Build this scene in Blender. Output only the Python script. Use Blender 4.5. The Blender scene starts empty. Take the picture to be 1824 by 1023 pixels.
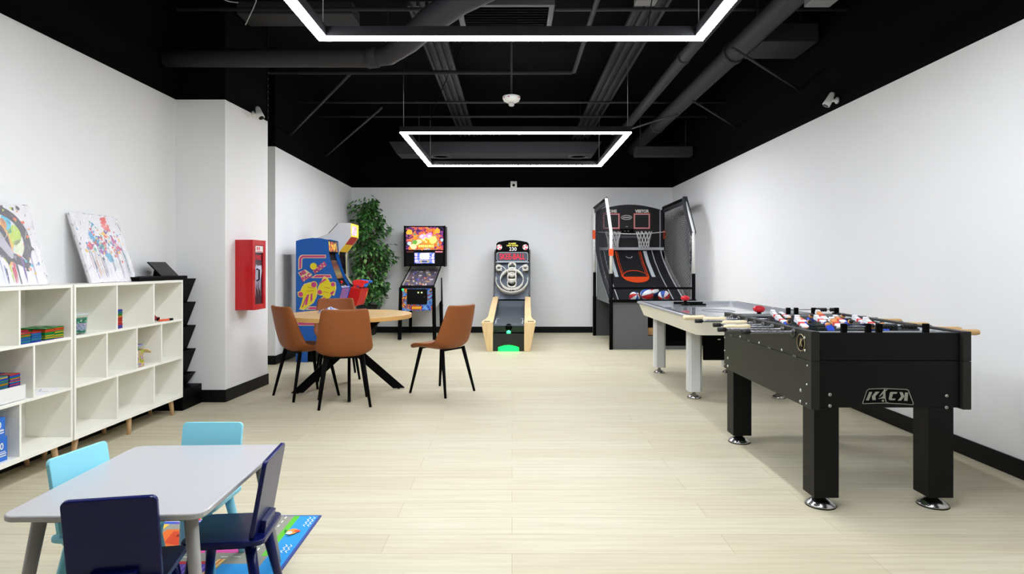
import bpy, bmesh, math, random
from mathutils import Vector, Matrix
random.seed(7)
S = bpy.context.scene
COL = S.collection
PI = math.pi
R = math.radians

# ------------------------------------------------------------------ camera
FOC = 1120.0; CX = 912.0; CY = 473.0; CAMH = 1.22
cam = bpy.data.cameras.new('camera')
cam.sensor_width = 36.0
cam.lens = FOC / 1824.0 * 36.0
cam.shift_y = -(511.5 - CY) / 1824.0
cam.clip_start = 0.05
cam_o = bpy.data.objects.new('camera', cam)
COL.objects.link(cam_o)
cam_o.location = (0, 0, CAMH)
cam_o.rotation_euler = (R(90), 0, 0)
S.camera = cam_o
S.view_settings.view_transform = 'Standard'
S.view_settings.look = 'None'
S.view_settings.exposure = 0.0
S.view_settings.gamma = 1.0
S.view_settings.use_curve_mapping = False

LED = 83.0          # radiance of the LED diffusers
w = bpy.data.worlds.new('world'); S.world = w
w.use_nodes = True
w.node_tree.nodes['Background'].inputs[0].default_value = (0, 0, 0, 1)
w.node_tree.nodes['Background'].inputs[1].default_value = 0.0

def site(u, v, Y):
    """room point seen in direction (u,v) at distance Y in front of the lens"""
    return ((u - CX) / FOC * Y, Y, CAMH - (v - CY) / FOC * Y)

def ground(u, v):
    Y = FOC * CAMH / (v - CY)
    return ((u - CX) / FOC * Y, Y)

# ------------------------------------------------------------------ materials
def lin(c):
    def f(x):
        x /= 255.0
        return x / 12.92 if x <= 0.04045 else ((x + 0.055) / 1.055) ** 2.4
    return (f(c[0]), f(c[1]), f(c[2]), 1.0)

MATS = {}
def mat(name, col=(200, 200, 200), rough=0.5, metal=0.0, emit=None, power=0.0, spec=0.5, trans=0.0, alpha=1.0, coat=0.0, vary=0.0, vscale=8.0, bump=0.0, bscale=60.0, ior=1.45):
    if name in MATS: return MATS[name]
    m = bpy.data.materials.new(name); m.use_nodes = True
    nt = m.node_tree; b = nt.nodes['Principled BSDF']
    b.inputs['Base Color'].default_value = lin(col)
    b.inputs['Roughness'].default_value = rough
    b.inputs['Metallic'].default_value = metal
    b.inputs['Specular IOR Level'].default_value = spec
    b.inputs['Transmission Weight'].default_value = trans
    b.inputs['Alpha'].default_value = alpha
    b.inputs['Coat Weight'].default_value = coat
    b.inputs['IOR'].default_value = ior
    if emit:
        b.inputs['Emission Color'].default_value = lin(emit)
        b.inputs['Emission Strength'].default_value = power
    if vary or bump:
        tc = nt.nodes.new('ShaderNodeTexCoord')
    if vary:
        n = nt.nodes.new('ShaderNodeTexNoise'); n.inputs['Scale'].default_value = vscale; n.inputs['Detail'].default_value = 4
        nt.links.new(tc.outputs['Object'], n.inputs['Vector'])
        mx = nt.nodes.new('ShaderNodeMix'); mx.data_type = 'RGBA'
        c = lin(col)
        mx.inputs['A'].default_value = tuple(max(0, x * (1 - vary)) for x in c[:3]) + (1,)
        mx.inputs['B'].default_value = tuple(min(1, x * (1 + vary)) for x in c[:3]) + (1,)
        nt.links.new(n.outputs['Fac'], mx.inputs['Factor'])
        nt.links.new(mx.outputs['Result'], b.inputs['Base Color'])
    if bump:
        n2 = nt.nodes.new('ShaderNodeTexNoise'); n2.inputs['Scale'].default_value = bscale; n2.inputs['Detail'].default_value = 3
        nt.links.new(tc.outputs['Object'], n2.inputs['Vector'])
        bp = nt.nodes.new('ShaderNodeBump'); bp.inputs['Strength'].default_value = bump; bp.inputs['Distance'].default_value = 0.01
        nt.links.new(n2.outputs['Fac'], bp.inputs['Height'])
        nt.links.new(bp.outputs['Normal'], b.inputs['Normal'])
    MATS[name] = m
    return m

def wood(name, c1, c2, axis='X', scale=5.0, rough=0.45, stretch=14.0):
    if name in MATS: return MATS[name]
    m = bpy.data.materials.new(name); m.use_nodes = True
    nt = m.node_tree; b = nt.nodes['Principled BSDF']; b.inputs['Roughness'].default_value = rough
    tc = nt.nodes.new('ShaderNodeTexCoord'); mp = nt.nodes.new('ShaderNodeMapping')
    sc = [stretch, stretch, stretch]; sc['XYZ'.index(axis)] = 1.0
    mp.inputs['Scale'].default_value = sc
    n = nt.nodes.new('ShaderNodeTexNoise'); n.inputs['Scale'].default_value = scale; n.inputs['Detail'].default_value = 6
    rp = nt.nodes.new('ShaderNodeValToRGB'); rp.color_ramp.elements[0].color = lin(c1); rp.color_ramp.elements[1].color = lin(c2)
    rp.color_ramp.elements[0].position = 0.3; rp.color_ramp.elements[1].position = 0.7
    nt.links.new(tc.outputs['Object'], mp.inputs['Vector']); nt.links.new(mp.outputs['Vector'], n.inputs['Vector'])
    nt.links.new(n.outputs['Fac'], rp.inputs['Fac']); nt.links.new(rp.outputs['Color'], b.inputs['Base Color'])
    MATS[name] = m
    return m

def art(name, cols, scale=6.0, power=0.0, rough=0.3, distort=2.0, voro=False):
    """abstract printed artwork: a noise field cut into flat colours"""
    if name in MATS: return MATS[name]
    m = bpy.data.materials.new(name); m.use_nodes = True
    nt = m.node_tree; b = nt.nodes['Principled BSDF']; b.inputs['Roughness'].default_value = rough
    tc = nt.nodes.new('ShaderNodeTexCoord')
    if voro:
        n = nt.nodes.new('ShaderNodeTexVoronoi'); n.inputs['Scale'].default_value = scale
        sep = nt.nodes.new('ShaderNodeSeparateColor')
        nt.links.new(tc.outputs['Object'], n.inputs['Vector']); nt.links.new(n.outputs['Color'], sep.inputs['Color'])
        fac = sep.outputs['Red']
    else:
        n = nt.nodes.new('ShaderNodeTexNoise'); n.inputs['Scale'].default_value = scale; n.inputs['Detail'].default_value = 4; n.inputs['Distortion'].default_value = distort
        nt.links.new(tc.outputs['Object'], n.inputs['Vector'])
        mr = nt.nodes.new('ShaderNodeMapRange'); mr.inputs['From Min'].default_value = 0.28; mr.inputs['From Max'].default_value = 0.72
        nt.links.new(n.outputs['Fac'], mr.inputs['Value'])
        fac = mr.outputs['Result']
    rp = nt.nodes.new('ShaderNodeValToRGB'); rp.color_ramp.interpolation = 'CONSTANT' if voro else 'EASE'
    el = rp.color_ramp.elements
    while len(el) < len(cols): el.new(0.5)
    for i, c in enumerate(cols):
        el[i].position = i / len(cols); el[i].color = lin(c)
    nt.links.new(fac, rp.inputs['Fac']); nt.links.new(rp.outputs['Color'], b.inputs['Base Color'])
    if power:
        nt.links.new(rp.outputs['Color'], b.inputs['Emission Color']); b.inputs['Emission Strength'].default_value = power
    MATS[name] = m
    return m

def floor_mat():
    m = bpy.data.materials.new('pale oak planks'); m.use_nodes = True
    nt = m.node_tree; b = nt.nodes['Principled BSDF']
    b.inputs['Roughness'].default_value = 0.5; b.inputs['Specular IOR Level'].default_value = 0.18
    tc = nt.nodes.new('ShaderNodeTexCoord')
    br = nt.nodes.new('ShaderNodeTexBrick')
    br.inputs['Scale'].default_value = 1.0
    br.inputs['Brick Width'].default_value = 1.5; br.inputs['Row Height'].default_value = 0.19
    br.inputs['Mortar Size'].default_value = 0.0013; br.inputs['Mortar Smooth'].default_value = 0.3
    br.offset = 0.37; br.offset_frequency = 2
    br.inputs['Color1'].default_value = lin((208, 202, 176)); br.inputs['Color2'].default_value = lin((202, 194, 166))
    br.inputs['Mortar'].default_value = lin((176, 162, 132))
    nt.links.new(tc.outputs['Object'], br.inputs['Vector'])
    mp = nt.nodes.new('ShaderNodeMapping'); mp.inputs['Scale'].default_value = (0.8, 16, 1)
    nt.links.new(tc.outputs['Object'], mp.inputs['Vector'])
    n = nt.nodes.new('ShaderNodeTexNoise'); n.inputs['Scale'].default_value = 2.2; n.inputs['Detail'].default_value = 7; n.inputs['Roughness'].default_value = 0.6
    nt.links.new(mp.outputs['Vector'], n.inputs['Vector'])
    rp = nt.nodes.new('ShaderNodeValToRGB')
    rp.color_ramp.elements[0].position = 0.3; rp.color_ramp.elements[0].color = (0.80, 0.77, 0.71, 1)
    rp.color_ramp.elements[1].position = 0.62; rp.color_ramp.elements[1].color = (1, 1, 1, 1)
    nt.links.new(n.outputs['Fac'], rp.inputs['Fac'])
    mx = nt.nodes.new('ShaderNodeMix'); mx.data_type = 'RGBA'; mx.blend_type = 'MULTIPLY'; mx.inputs['Factor'].default_value = 0.7
    nt.links.new(br.outputs['Color'], mx.inputs['A']); nt.links.new(rp.outputs['Color'], mx.inputs['B'])
    nt.links.new(mx.outputs['Result'], b.inputs['Base Color'])
    return m

WHITE_WALL = mat('white wall paint', (237, 237, 236), 0.75, bump=0.04, bscale=180)
BLACK_WALL = mat('black upper wall paint', (7, 7, 9), 0.85, spec=0.08)
BLACK_CEIL = mat('black sprayed ceiling', (10, 11, 13), 0.85, spec=0.08)
BLACK_DUCT = mat('black sprayed metal', (50, 50, 53), 0.6, spec=0.25)
BLACK_BASE = mat('black vinyl base', (12, 12, 14), 0.45, spec=0.2)
BLACK = mat('satin black', (9, 9, 10), 0.5, spec=0.06)
BLACKM = mat('matt black', (13, 13, 14), 0.65, spec=0.12)
BLACKG = mat('gloss black', (5, 5, 6), 0.12, spec=0.3)
CHROME = mat('chrome', (176, 174, 172), 0.2, 1.0)
STEEL = mat('brushed steel', (180, 180, 182), 0.35, 1.0)
WHITE = mat('white laminate', (246, 245, 234), 0.45)
WHITEP = mat('white plastic', (235, 235, 232), 0.35)
RED = mat('red plastic', (205, 22, 30), 0.3)
GREY = mat('grey laminate', (105, 105, 108), 0.5)
def flat(c, rough=0.5): return mat('paint %d %d %d' % tuple(c), c, rough)

# ------------------------------------------------------------------ mesh helpers
class MB:
    def __init__(s):
        s.v = []; s.f = []; s.m = []; s.s = []; s.M = Matrix.Identity(4); s.mats = []
    def mi(s, m):
        if m not in s.mats: s.mats.append(m)
        return s.mats.index(m)
    def add(s, vs, fs, m, smooth=False):
        b = len(s.v); k = s.mi(m)
        s.v += [tuple(s.M @ Vector(p)) for p in vs]
        for f in fs:
            s.f.append([b + i for i in f]); s.m.append(k); s.s.append(smooth)
        return s
    def box(s, x0, x1, y0, y1, z0, z1, m):
        return s.add([(x0, y0, z0), (x1, y0, z0), (x1, y1, z0), (x0, y1, z0), (x0, y0, z1), (x1, y0, z1), (x1, y1, z1), (x0, y1, z1)],
              [(0, 3, 2, 1), (4, 5, 6, 7), (0, 1, 5, 4), (1, 2, 6, 5), (2, 3, 7, 6), (3, 0, 4, 7)], m)
    def prism(s, poly, axis, a, b, m, mside=None):
        n = len(poly)
        def P(p, t):
            if axis == 'x': return (t, p[0], p[1])
            if axis == 'y': return (p[0], t, p[1])
            return (p[0], p[1], t)
        vs = [P(p, a) for p in poly] + [P(p, b) for p in poly]
        s.add(vs, [list(range(n))[::-1], list(range(n, 2 * n))], m)
        s.add(vs, [(i, (i + 1) % n, n + (i + 1) % n, n + i) for i in range(n)], mside or m)
        return s
    def poly(s, pts, m): return s.add(pts, [list(range(len(pts)))], m)
    def tube(s, pts, r, m, n=8, closed=False, caps=True):
        pts = [Vector(p) for p in pts]; k = len(pts)
        rs = r if isinstance(r, (list, tuple)) else [r] * k
        vs = []; fs = []; up = None
        for i, p in enumerate(pts):
            if closed: t = pts[(i + 1) % k] - pts[i - 1]
            else: t = pts[min(i + 1, k - 1)] - pts[max(i - 1, 0)]
            t.normalize()
            if up is None:
                up = Vector((0, 0, 1)) if abs(t.z) < 0.9 else Vector((1, 0, 0))
            a = up - t * up.dot(t)
            if a.length < 1e-6: a = t.orthogonal()
            a.normalize(); up = a; b = t.cross(a)
            for j in range(n):
                q = 2 * PI * j / n
                vs.append(tuple(p + (a * math.cos(q) + b * math.sin(q)) * rs[i]))
        for i in range(k if closed else k - 1):
            i2 = (i + 1) % k
            for j in range(n):
                j2 = (j + 1) % n
                fs.append((i * n + j, i * n + j2, i2 * n + j2, i2 * n + j))
        s.add(vs, fs, m, n > 4)
        if caps and not closed:
            s.add(vs, [list(range(n))[::-1], list(range((k - 1) * n, k * n))], m)
        return s
    def bar(s, p, q, wd, dp, m, up=(0, 0, 1)):
        p = Vector(p); q = Vector(q); t = (q - p).normalized()
        u = Vector(up); a = t.cross(u)
        if a.length < 1e-5: a = t.cross(Vector((0, 1, 0)))
        a.normalize(); b = a.cross(t)
        vs = []
        for o in (p, q):
            for sx, sy in ((-1, -1), (1, -1), (1, 1), (-1, 1)):
                vs.append(tuple(o + a * sx * wd / 2 + b * sy * dp / 2))
        return s.add(vs, [(0, 3, 2, 1), (4, 5, 6, 7), (0, 1, 5, 4), (1, 2, 6, 5), (2, 3, 7, 6), (3, 0, 4, 7)], m)
    def lathe(s, prof, c, m, n=24, axis='z', sx=1.0, sy=1.0):
        vs = []; fs = []; k = len(prof)
        for r, z in prof:
            for j in range(n):
                q = 2 * PI * j / n
                a, b = r * math.cos(q) * sx, r * math.sin(q) * sy
                if axis == 'z': p = (c[0] + a, c[1] + b, c[2] + z)
                elif axis == 'x': p = (c[0] + z, c[1] + a, c[2] + b)
                else: p = (c[0] + b, c[1] + z, c[2] + a)
                vs.append(p)
        for i in range(k - 1):
            for j in range(n):
                j2 = (j + 1) % n
                fs.append((i * n + j, i * n + j2, (i + 1) * n + j2, (i + 1) * n + j))
        s.add(vs, fs, m, True)
        s.add(vs, [list(range(n))[::-1], list(range((k - 1) * n, k * n))], m)
        return s
    def ball(s, c, r, m, n=16, k=10, sc=(1, 1, 1)):
        prof = [(r * math.sin(PI * i / k) * 1.0 + 1e-5, -r * math.cos(PI * i / k)) for i in range(k + 1)]
        vs = []; fs = []
        for rr, z in prof:
            for j in range(n):
                q = 2 * PI * j / n
                vs.append((c[0] + rr * math.cos(q) * sc[0], c[1] + rr * math.sin(q) * sc[1], c[2] + z * sc[2]))
        for i in range(k):
            for j in range(n):
                j2 = (j + 1) % n
                fs.append((i * n + j, i * n + j2, (i + 1) * n + j2, (i + 1) * n + j))
        return s.add(vs, fs, m, True)
    def text(s, body, size, M, m, depth=0.0, bold=0.0, sx=1.0, shear=0.0):
        cu = bpy.data.curves.new('t', 'FONT'); cu.body = body; cu.size = size; cu.align_x = 'CENTER'; cu.align_y = 'CENTER'
        cu.extrude = depth; cu.offset = bold; cu.shear = shear; cu.resolution_u = 3
        o = bpy.data.objects.new('t', cu); COL.objects.link(o)
        dg = bpy.context.evaluated_depsgraph_get(); dg.update()
        me = bpy.data.meshes.new_from_object(o.evaluated_get(dg))
        vs = [tuple(M @ Vector((v.co.x * sx, v.co.y, v.co.z))) for v in me.vertices]
        s.add(vs, [tuple(p.vertices) for p in me.polygons], m)
        bpy.data.objects.remove(o); bpy.data.curves.remove(cu); bpy.data.meshes.remove(me)
        return s
    def build(s, name, parent=None, bevel=0.0, seg=2, subsurf=0, solid=0.0, fix=True):
        me = bpy.data.meshes.new(name)
        me.from_pydata(s.v, [], s.f)
        for m in s.mats: me.materials.append(m)
        for i, p in enumerate(me.polygons):
            p.material_index = s.m[i]; p.use_smooth = s.s[i]
        if fix:
            b = bmesh.new(); b.from_mesh(me)
            bmesh.ops.remove_doubles(b, verts=b.verts, dist=1e-6)
            bmesh.ops.recalc_face_normals(b, faces=b.faces)
            b.to_mesh(me); b.free()
        me.update()
        o = bpy.data.objects.new(name, me); COL.objects.link(o)
        if parent is not None: o.parent = parent
        if solid:
            md = o.modifiers.new('thick', 'SOLIDIFY'); md.thickness = solid; md.offset = 0
        if subsurf:
            md = o.modifiers.new('smooth', 'SUBSURF'); md.levels = subsurf; md.render_levels = subsurf
        if bevel:
            md = o.modifiers.new('round', 'BEVEL'); md.width = bevel; md.segments = seg; md.limit_method = 'ANGLE'; md.angle_limit = R(35)
        return o

def tag(o, label, cat, group=None, kind=None):
    o['label'] = label; o['category'] = cat
    if group: o['group'] = group
    if kind: o['kind'] = kind
    return o
def thing(name, label, cat, loc=(0, 0, 0), rz=0.0, group=None):
    o = bpy.data.objects.new(name, None); COL.objects.link(o)
    o.empty_display_size = 0.1
    o.location = loc; o.rotation_euler = (0, 0, rz)
    return tag(o, label, cat, group)
def struct(o, label=None, cat=None):
    o['kind'] = 'structure'
    if label: o['label'] = label
    if cat: o['category'] = cat
    return o
KIDS = {}
def kids(o):
    return [c for c in bpy.data.objects if c.parent == o]
def dup(root, loc, rz=None, label=None, group=None):
    def cp(o, par):
        c = o.copy(); COL.objects.link(c)
        if par is not None:
            c.parent = par
        for k in kids(o): cp(k, c)
        return c
    r = cp(root, None)
    r.location = loc
    if rz is not None: r.rotation_euler = (0, 0, rz)
    if label: r['label'] = label
    if group: r['group'] = group
    return r
def T(x, y, z): return Matrix.Translation((x, y, z))
FRONT = Matrix(((1, 0, 0, 0), (0, 0, -1, 0), (0, 1, 0, 0), (0, 0, 0, 1)))    # faces -Y
RIGHT = Matrix(((0, 0, 1, 0), (1, 0, 0, 0), (0, 1, 0, 0), (0, 0, 0, 1)))     # faces +X
LEFT = Matrix(((0, 0, -1, 0), (-1, 0, 0, 0), (0, 1, 0, 0), (0, 0, 0, 1)))    # faces -X
UP = Matrix.Identity(4)
def rotz2(a): return Matrix.Rotation(a, 4, 'Z')
def arc(cx, cy, r, a0, a1, n, ry=None):
    ry = ry if ry is not None else r
    return [(cx + r * math.cos(R(a0 + (a1 - a0) * i / n)), cy + ry * math.sin(R(a0 + (a1 - a0) * i / n))) for i in range(n + 1)]
def rrect(x0, x1, y0, y1, r, n=4):
    return arc(x1 - r, y0 + r, r, -90, 0, n) + arc(x1 - r, y1 - r, r, 0, 90, n) + arc(x0 + r, y1 - r, r, 90, 180, n) + arc(x0 + r, y0 + r, r, 180, 270, n)

# ------------------------------------------------------------------ room
XR = 2.91; YB = 11.4; TOP = 3.9; XL = -3.0; XLB = -2.91
struct(MB().box(-4.4, 3.1, -4.1, 11.6, -0.1, 0.0, floor_mat()).build('floor'), 'pale oak plank floor', 'floor')
struct(MB().box(-4.4, 3.1, -4.1, 11.6, TOP, TOP + 0.1, BLACK_CEIL).build('ceiling'), 'black open ceiling deck above the pipes', 'ceiling')
b = MB()
b.prism([(-4, 0), (YB, 0), (YB, 2.633), (3.56, 2.622), (-4, 2.615)], 'x', XR, XR + 0.12, WHITE_WALL)
b.prism([(-4, 2.615), (3.56, 2.622), (YB, 2.633), (YB, TOP), (-4, TOP)], 'x', XR, XR + 0.12, BLACK_WALL)
struct(b.build('wall_right'))
b = MB().box(-3.2, 3.03, YB, YB + 0.12, 0, 2.633, WHITE_WALL).box(-3.2, 3.03, YB, YB + 0.12, 2.633, TOP, BLACK_WALL)
struct(b.build('wall_back'))
b = MB().box(XL - 0.12, XL, -4, 5.61, 0, 2.70, WHITE_WALL).box(XL - 0.12, XL, -4, 5.61, 2.70, TOP, BLACK_WALL)
struct(b.build('wall_left'))
colp = [(-4.3, 5.61), (-2.56, 5.61), (-2.51, 6.46), (-4.3, 6.46)]
b = MB().prism(colp, 'z', 0, 2.70, WHITE_WALL).prism(colp, 'z', 2.70, TOP, BLACK_WALL)
struct(b.build('wall_left_pillar'))
b = MB()
b.prism([(7.73, 0), (YB + 0.1, 0), (YB + 0.1, 2.633), (7.73, 2.683)], 'x', -4.3, XLB, WHITE_WALL)
b.prism([(7.73, 2.683), (YB + 0.1, 2.633), (YB + 0.1, TOP), (7.73, TOP)], 'x', -4.3, XLB, BLACK_WALL)
struct(b.build('wall_left_back'))
b = MB().box(-4.42, -4.3, 6.4, 7.8, 0, 2.69, WHITE_WALL).box(-4.42, -4.3, 6.4, 7.8, 2.69, TOP, BLACK_WALL)
struct(b.build('wall_left_recess'))
b = MB().box(-3.12, 3.03, -4.12, -4, 0, 2.65, WHITE_WALL).box(-3.12, 3.03, -4.12, -4, 2.65, TOP, BLACK_WALL)
struct(b.build('wall_rear'))
bt, bh = 0.012, 0.11
struct(MB().box(XR - bt, XR, -4, YB, 0, bh, BLACK_BASE).build('baseboard_right', bevel=0.003))
struct(MB().box(XLB, XR - bt, YB - bt, YB, 0, bh, BLACK_BASE).build('baseboard_back', bevel=0.003))
struct(MB().box(XL, XL + bt, -4, 5.61, 0, bh, BLACK_BASE).build('baseboard_left', bevel=0.003))
q = [(-3.0, 5.61 - bt), (-2.56 + bt, 5.61 - bt), (-2.51 + bt, 6.46), (-2.51, 6.46), (-2.56, 5.61), (-3.0, 5.61)]
struct(MB().prism(q, 'z', 0, bh, BLACK_BASE).build('baseboard_left_pillar', bevel=0.003))
q = [(-4.3, 7.73 - bt), (XLB + bt, 7.73 - bt), (XLB + bt, YB - bt), (XLB, YB - bt), (XLB, 7.73), (-4.3, 7.73)]
struct(MB().prism(q, 'z', 0, bh, BLACK_BASE).build('baseboard_left_back', bevel=0.003))

# ------------------------------------------------------------------ LED frames
LEDM = mat('LED diffuser', (255, 255, 255), 0.5, emit=(244, 247, 255), power=LED)
LEDB = mat('LED housing', (24, 24, 26), 0.4)
def led_frame(x0, x1, y0, y1, z, label, drops):
    t = thing('pendant_light', label, 'ceiling light', ((x0 + x1) / 2, (y0 + y1) / 2, z), 0, 'square LED frames hanging from the ceiling')
    hx, hy, wd = (x1 - x0) / 2, (y1 - y0) / 2, 0.068
    b = MB()
    for a in ((-hx, hx, -hy, -hy + wd), (-hx, hx, hy - wd, hy), (-hx, -hx + wd, -hy + wd, hy - wd), (hx - wd, hx, -hy + wd, hy - wd)):
        b.box(a[0], a[1], a[2], a[3], 0.012, 0.075, LEDB)
    b.build('light_housing', t)
    for a in ((-hx, hx, -hy, -hy + wd), (-hx, hx, hy - wd, hy), (-hx, -hx + wd, -hy + wd, hy - wd), (hx - wd, hx, -hy + wd, hy - wd)):
        e = 0.004
        MB().box(a[0] + e, a[1] - e, a[2] + e, a[3] - e, 0.0, 0.012, LEDM).build('light_diffuser', t)
    for sx in (-1, 1):
        for sy in (-1, 1):
            MB().tube([(sx * (hx - 0.04), sy * (hy - 0.04), 0.075), (sx * (hx - 0.04), sy * (hy - 0.04), TOP - z)], 0.0025, STEEL, 6).build('suspension_cable', t)
    for pts in drops:
        MB().tube(pts, 0.004, BLACKM, 6).build('power_cord', t)
    return t
led_frame(-1.275, 1.26, 1.752, 4.15, 2.70, 'large glowing white square LED frame, its near side cut off by the picture top', [[(0.9, 1.2, 0.075), (0.95, 1.0, 0.6), (1.0, 0.8, 1.15)]])
led_frame(-1.258, 1.34, 7.025, 9.423, 2.70, 'whole glowing white square LED frame hanging in front of the back wall', [[(-1.0, -1.1, 0.075), (-0.9, -1.05, 0.4), (-0.6, -0.9, 1.15)]])
# ------------------------------------------------------------------ overhead services
D = BLACK_DUCT
def pipe(name, label, cat, pts, r, n=14, group=None, m=None, rings=()):
    b = MB().tube(pts, r, m or D, n)
    for p, q in rings:
        b.tube([p, q], r * 1.12, m or D, n)
    return tag(b.build(name), label, cat, group)
zc = 3.30
pipe('round_duct', 'wide black round duct along the ceiling above the foosball table', 'duct', [(2.17, -3.9, zc), (2.17, 11.3, zc)], 0.098, 20, rings=[((2.17, 6.1, zc), (2.17, 6.2, zc)), ((2.17, 9.3, zc), (2.17, 9.38, zc))])
pipe('ceiling_pipe', 'slimmer black pipe running beside the wide round duct', 'pipe', [(1.72, -3.9, zc), (1.72, 11.3, zc)], 0.062, 16, rings=[((1.72, 6.25, zc), (1.72, 6.32, zc))])
b = MB().tube([(-2.98, 5.4, 3.0), (-1.22, 5.4, 3.0), (-1.05, 5.36, 3.01), (-0.84, 5.12, 3.05), (-0.63, 4.83, 3.10), (-0.38, 4.58, 3.15), (-0.08, 4.37, 3.18), (0.17, 4.33, 3.19)], [0.076, 0.076, 0.08, 0.097, 0.105, 0.10, 0.084, 0.076], D, 20)
b.tube([(-1.24, 5.4, 3.0), (-1.15, 5.385, 3.004)], 0.087, D, 20)
tag(b.build('round_duct'), 'black flexible duct crossing from the pillar and bending towards the near LED frame', 'duct')
pipe('ceiling_pipe', 'thin black pipe that crosses just behind the bent flexible duct and turns a corner', 'pipe', [(-2.85, 7.1, 3.40), (0.66, 7.1, 3.40), (0.70, 7.06, 3.40), (0.70, 5.0, 3.40), (0.66, 4.96, 3.40), (-0.9, 4.9, 3.46)], 0.024, 10)
for y, lab in ((8.4, 'thin black pipe crossing the room above the smoke detector'), (9.2, 'thin black pipe crossing the room just in front of the far LED frame'), (5.35, 'thin black conduit crossing behind the near LED frame')):
    pipe('ceiling_pipe', lab, 'pipe', [(-2.85, y, 3.40), (2.85, y, 3.40)], 0.017, 8)
for i, (p, q, lab) in enumerate([((-2.88, 8.18, 2.92), (-1.46, 5.66, 2.94), 'slanted brace rod beside the pillar, the longer of the two there'), ((-2.88, 9.75, 2.92), (-1.43, 6.9, 2.95), 'slanted brace rod above the blue arcade cabinet'),
        ((1.8, 5.14, 3.0), (2.89, 6.35, 3.0), 'slanted brace rod running to the camera on the right wall'), ((1.96, 6.8, 3.0), (2.89, 8.1, 3.0), 'slanted brace rod above the basketball game'), ((2.0, 7.6, 3.05), (1.5, 8.6, 3.05), 'short slanted brace rod beside the round duct')]):
    pipe('brace_rod', lab, 'rod', [p, q], 0.013, 6, 'slanted brace rods at the ceiling')
def tray(x, wd, y0, y1, z, label):
    b = MB()
    b.box(x - wd / 2, x + wd / 2, y0, y1, z + 0.02, z + 0.03, D)
    for dx in (-wd / 2, -wd / 6, wd / 6, wd / 2):
        b.box(x + dx - 0.015, x + dx + 0.015, y0, y1, z - 0.02, z + 0.02, D)
    return tag(b.build('cable_tray', bevel=0.003), label, 'cable tray', 'cable trays along the ceiling')
tray(-0.80, 0.24, 5.6, 11.3, 3.55, 'black cable tray along the ceiling, above the pinball machine side')
tray(1.22, 0.26, 4.4, 11.3, 3.50, 'black cable tray beside the slim ceiling pipe')
def flat_duct(x0, x1, y0, y1, z0, z1, label):
    cx, cy = (x0 + x1) / 2, (y0 + y1) / 2
    t = thing('air_duct', label, 'duct', (cx, cy, z0))
    MB().box(x0 - cx, x1 - cx, y0 - cy, y1 - cy, 0, z1 - z0, D).build('duct_body', t, bevel=0.01)
    for s_ in (-1, 1): MB().tube([(s_ * (x1 - cx) * 0.8, 0, z1 - z0 - 0.005), (s_ * (x1 - cx) * 0.8, 0, TOP - z0)], 0.008, D, 6).build('hanger_rod', t)
# flat duct behind the far frame, with two round diffusers
t = thing('air_duct', 'flat black air duct behind the far LED frame', 'duct', (-0.2, 10.15, 2.98))
MB().prism([(-1.62, -0.0), (1.5, -0.0), (1.62, 0.2), (-1.75, 0.2)], 'y', -0.22, 0.22, D).build('duct_body', t, bevel=0.01)
for s_ in (-1, 1): MB().tube([(s_ * 1.3, 0, 0.195), (s_ * 1.3, 0, TOP - 2.98)], 0.008, D, 6).build('hanger_rod', t)
for dx in (-0.95, 1.27):
    MB().lathe([(0.19, 0.0), (0.17, -0.012), (0.13, -0.012), (0.12, 0.0)], (dx, 0, 0), mat('black vent ring', (58, 58, 60), 0.5), 28).build('round_vent', t)
flat_duct(-2.5, -1.45, 5.7, 6.0, 3.5, 3.62, 'flat black duct panel above the near LED frame by the pillar')
flat_duct(1.95, 2.85, 9.9, 10.1, 2.95, 3.1, 'short black flat duct beside the round duct near the back wall')
flat_duct(2.35, 2.88, 5.9, 6.4, 3.32, 3.5, 'flat black duct panel high up between the wide round duct and the wall')
t = thing('ceiling_grille', 'square framed black air grille above the near LED frame', 'grille', (-0.05, 5.15, 3.25))
b = MB()
for a in ((-0.38, 0.38, -0.3, -0.26), (-0.38, 0.38, 0.26, 0.3), (-0.38, -0.34, -0.26, 0.26), (0.34, 0.38, -0.26, 0.26)):
    b.box(a[0], a[1], a[2], a[3], -0.02, 0.04, mat('grille frame', (66, 66, 66), 0.5))
b.build('grille_frame', t, bevel=0.004)
b = MB().box(-0.34, 0.34, -0.26, 0.26, 0.02, 0.03, BLACKM)
for i in range(10): b.box(-0.34, 0.34, -0.24 + i * 0.052, -0.235 + i * 0.052, -0.01, 0.02, BLACK)
b.build('grille_slats', t)
t = thing('junction_box', 'grey metal junction box hung above the near LED frame', 'box', (1.02, 4.75, 3.22))
MB().box(-0.08, 0.08, -0.1, 0.1, 0, 0.16, mat('grey box paint', (112, 112, 112), 0.5)).build('box_body', t, bevel=0.004)
MB().tube([(0, 0, 0.16), (0, 0, TOP - 3.22)], 0.012, D, 8).build('hanger_rod', t)
t = thing('access_point', 'pale grey wireless box hanging at the top edge near the right wall', 'box', (2.02, 4.1, 2.93))
MB().box(-0.085, 0.085, -0.07, 0.07, 0, 0.12, mat('pale grey box', (96, 96, 95), 0.5)).build('box_body', t, bevel=0.006)
MB().box(-0.03, 0.03, -0.072, -0.069, 0.06, 0.085, BLACK).build('vent_slot', t)
MB().tube([(0, 0, 0.12), (0, 0, TOP - 2.93)], 0.01, D, 8).build('hanger_rod', t)
x, y, z = site(691, 56, 4.45)
t = thing('ceiling_tag', 'small white tag hanging above the near LED frame', 'tag', (x, y, z))
MB().box(-0.028, 0.028, -0.004, 0.004, -0.009, 0.009, WHITEP).build('tag_plate', t)
MB().tube([(0, 0, 0.009), (0, 0, TOP - z)], 0.002, BLACKM, 5).build('tag_wire', t)
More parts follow.
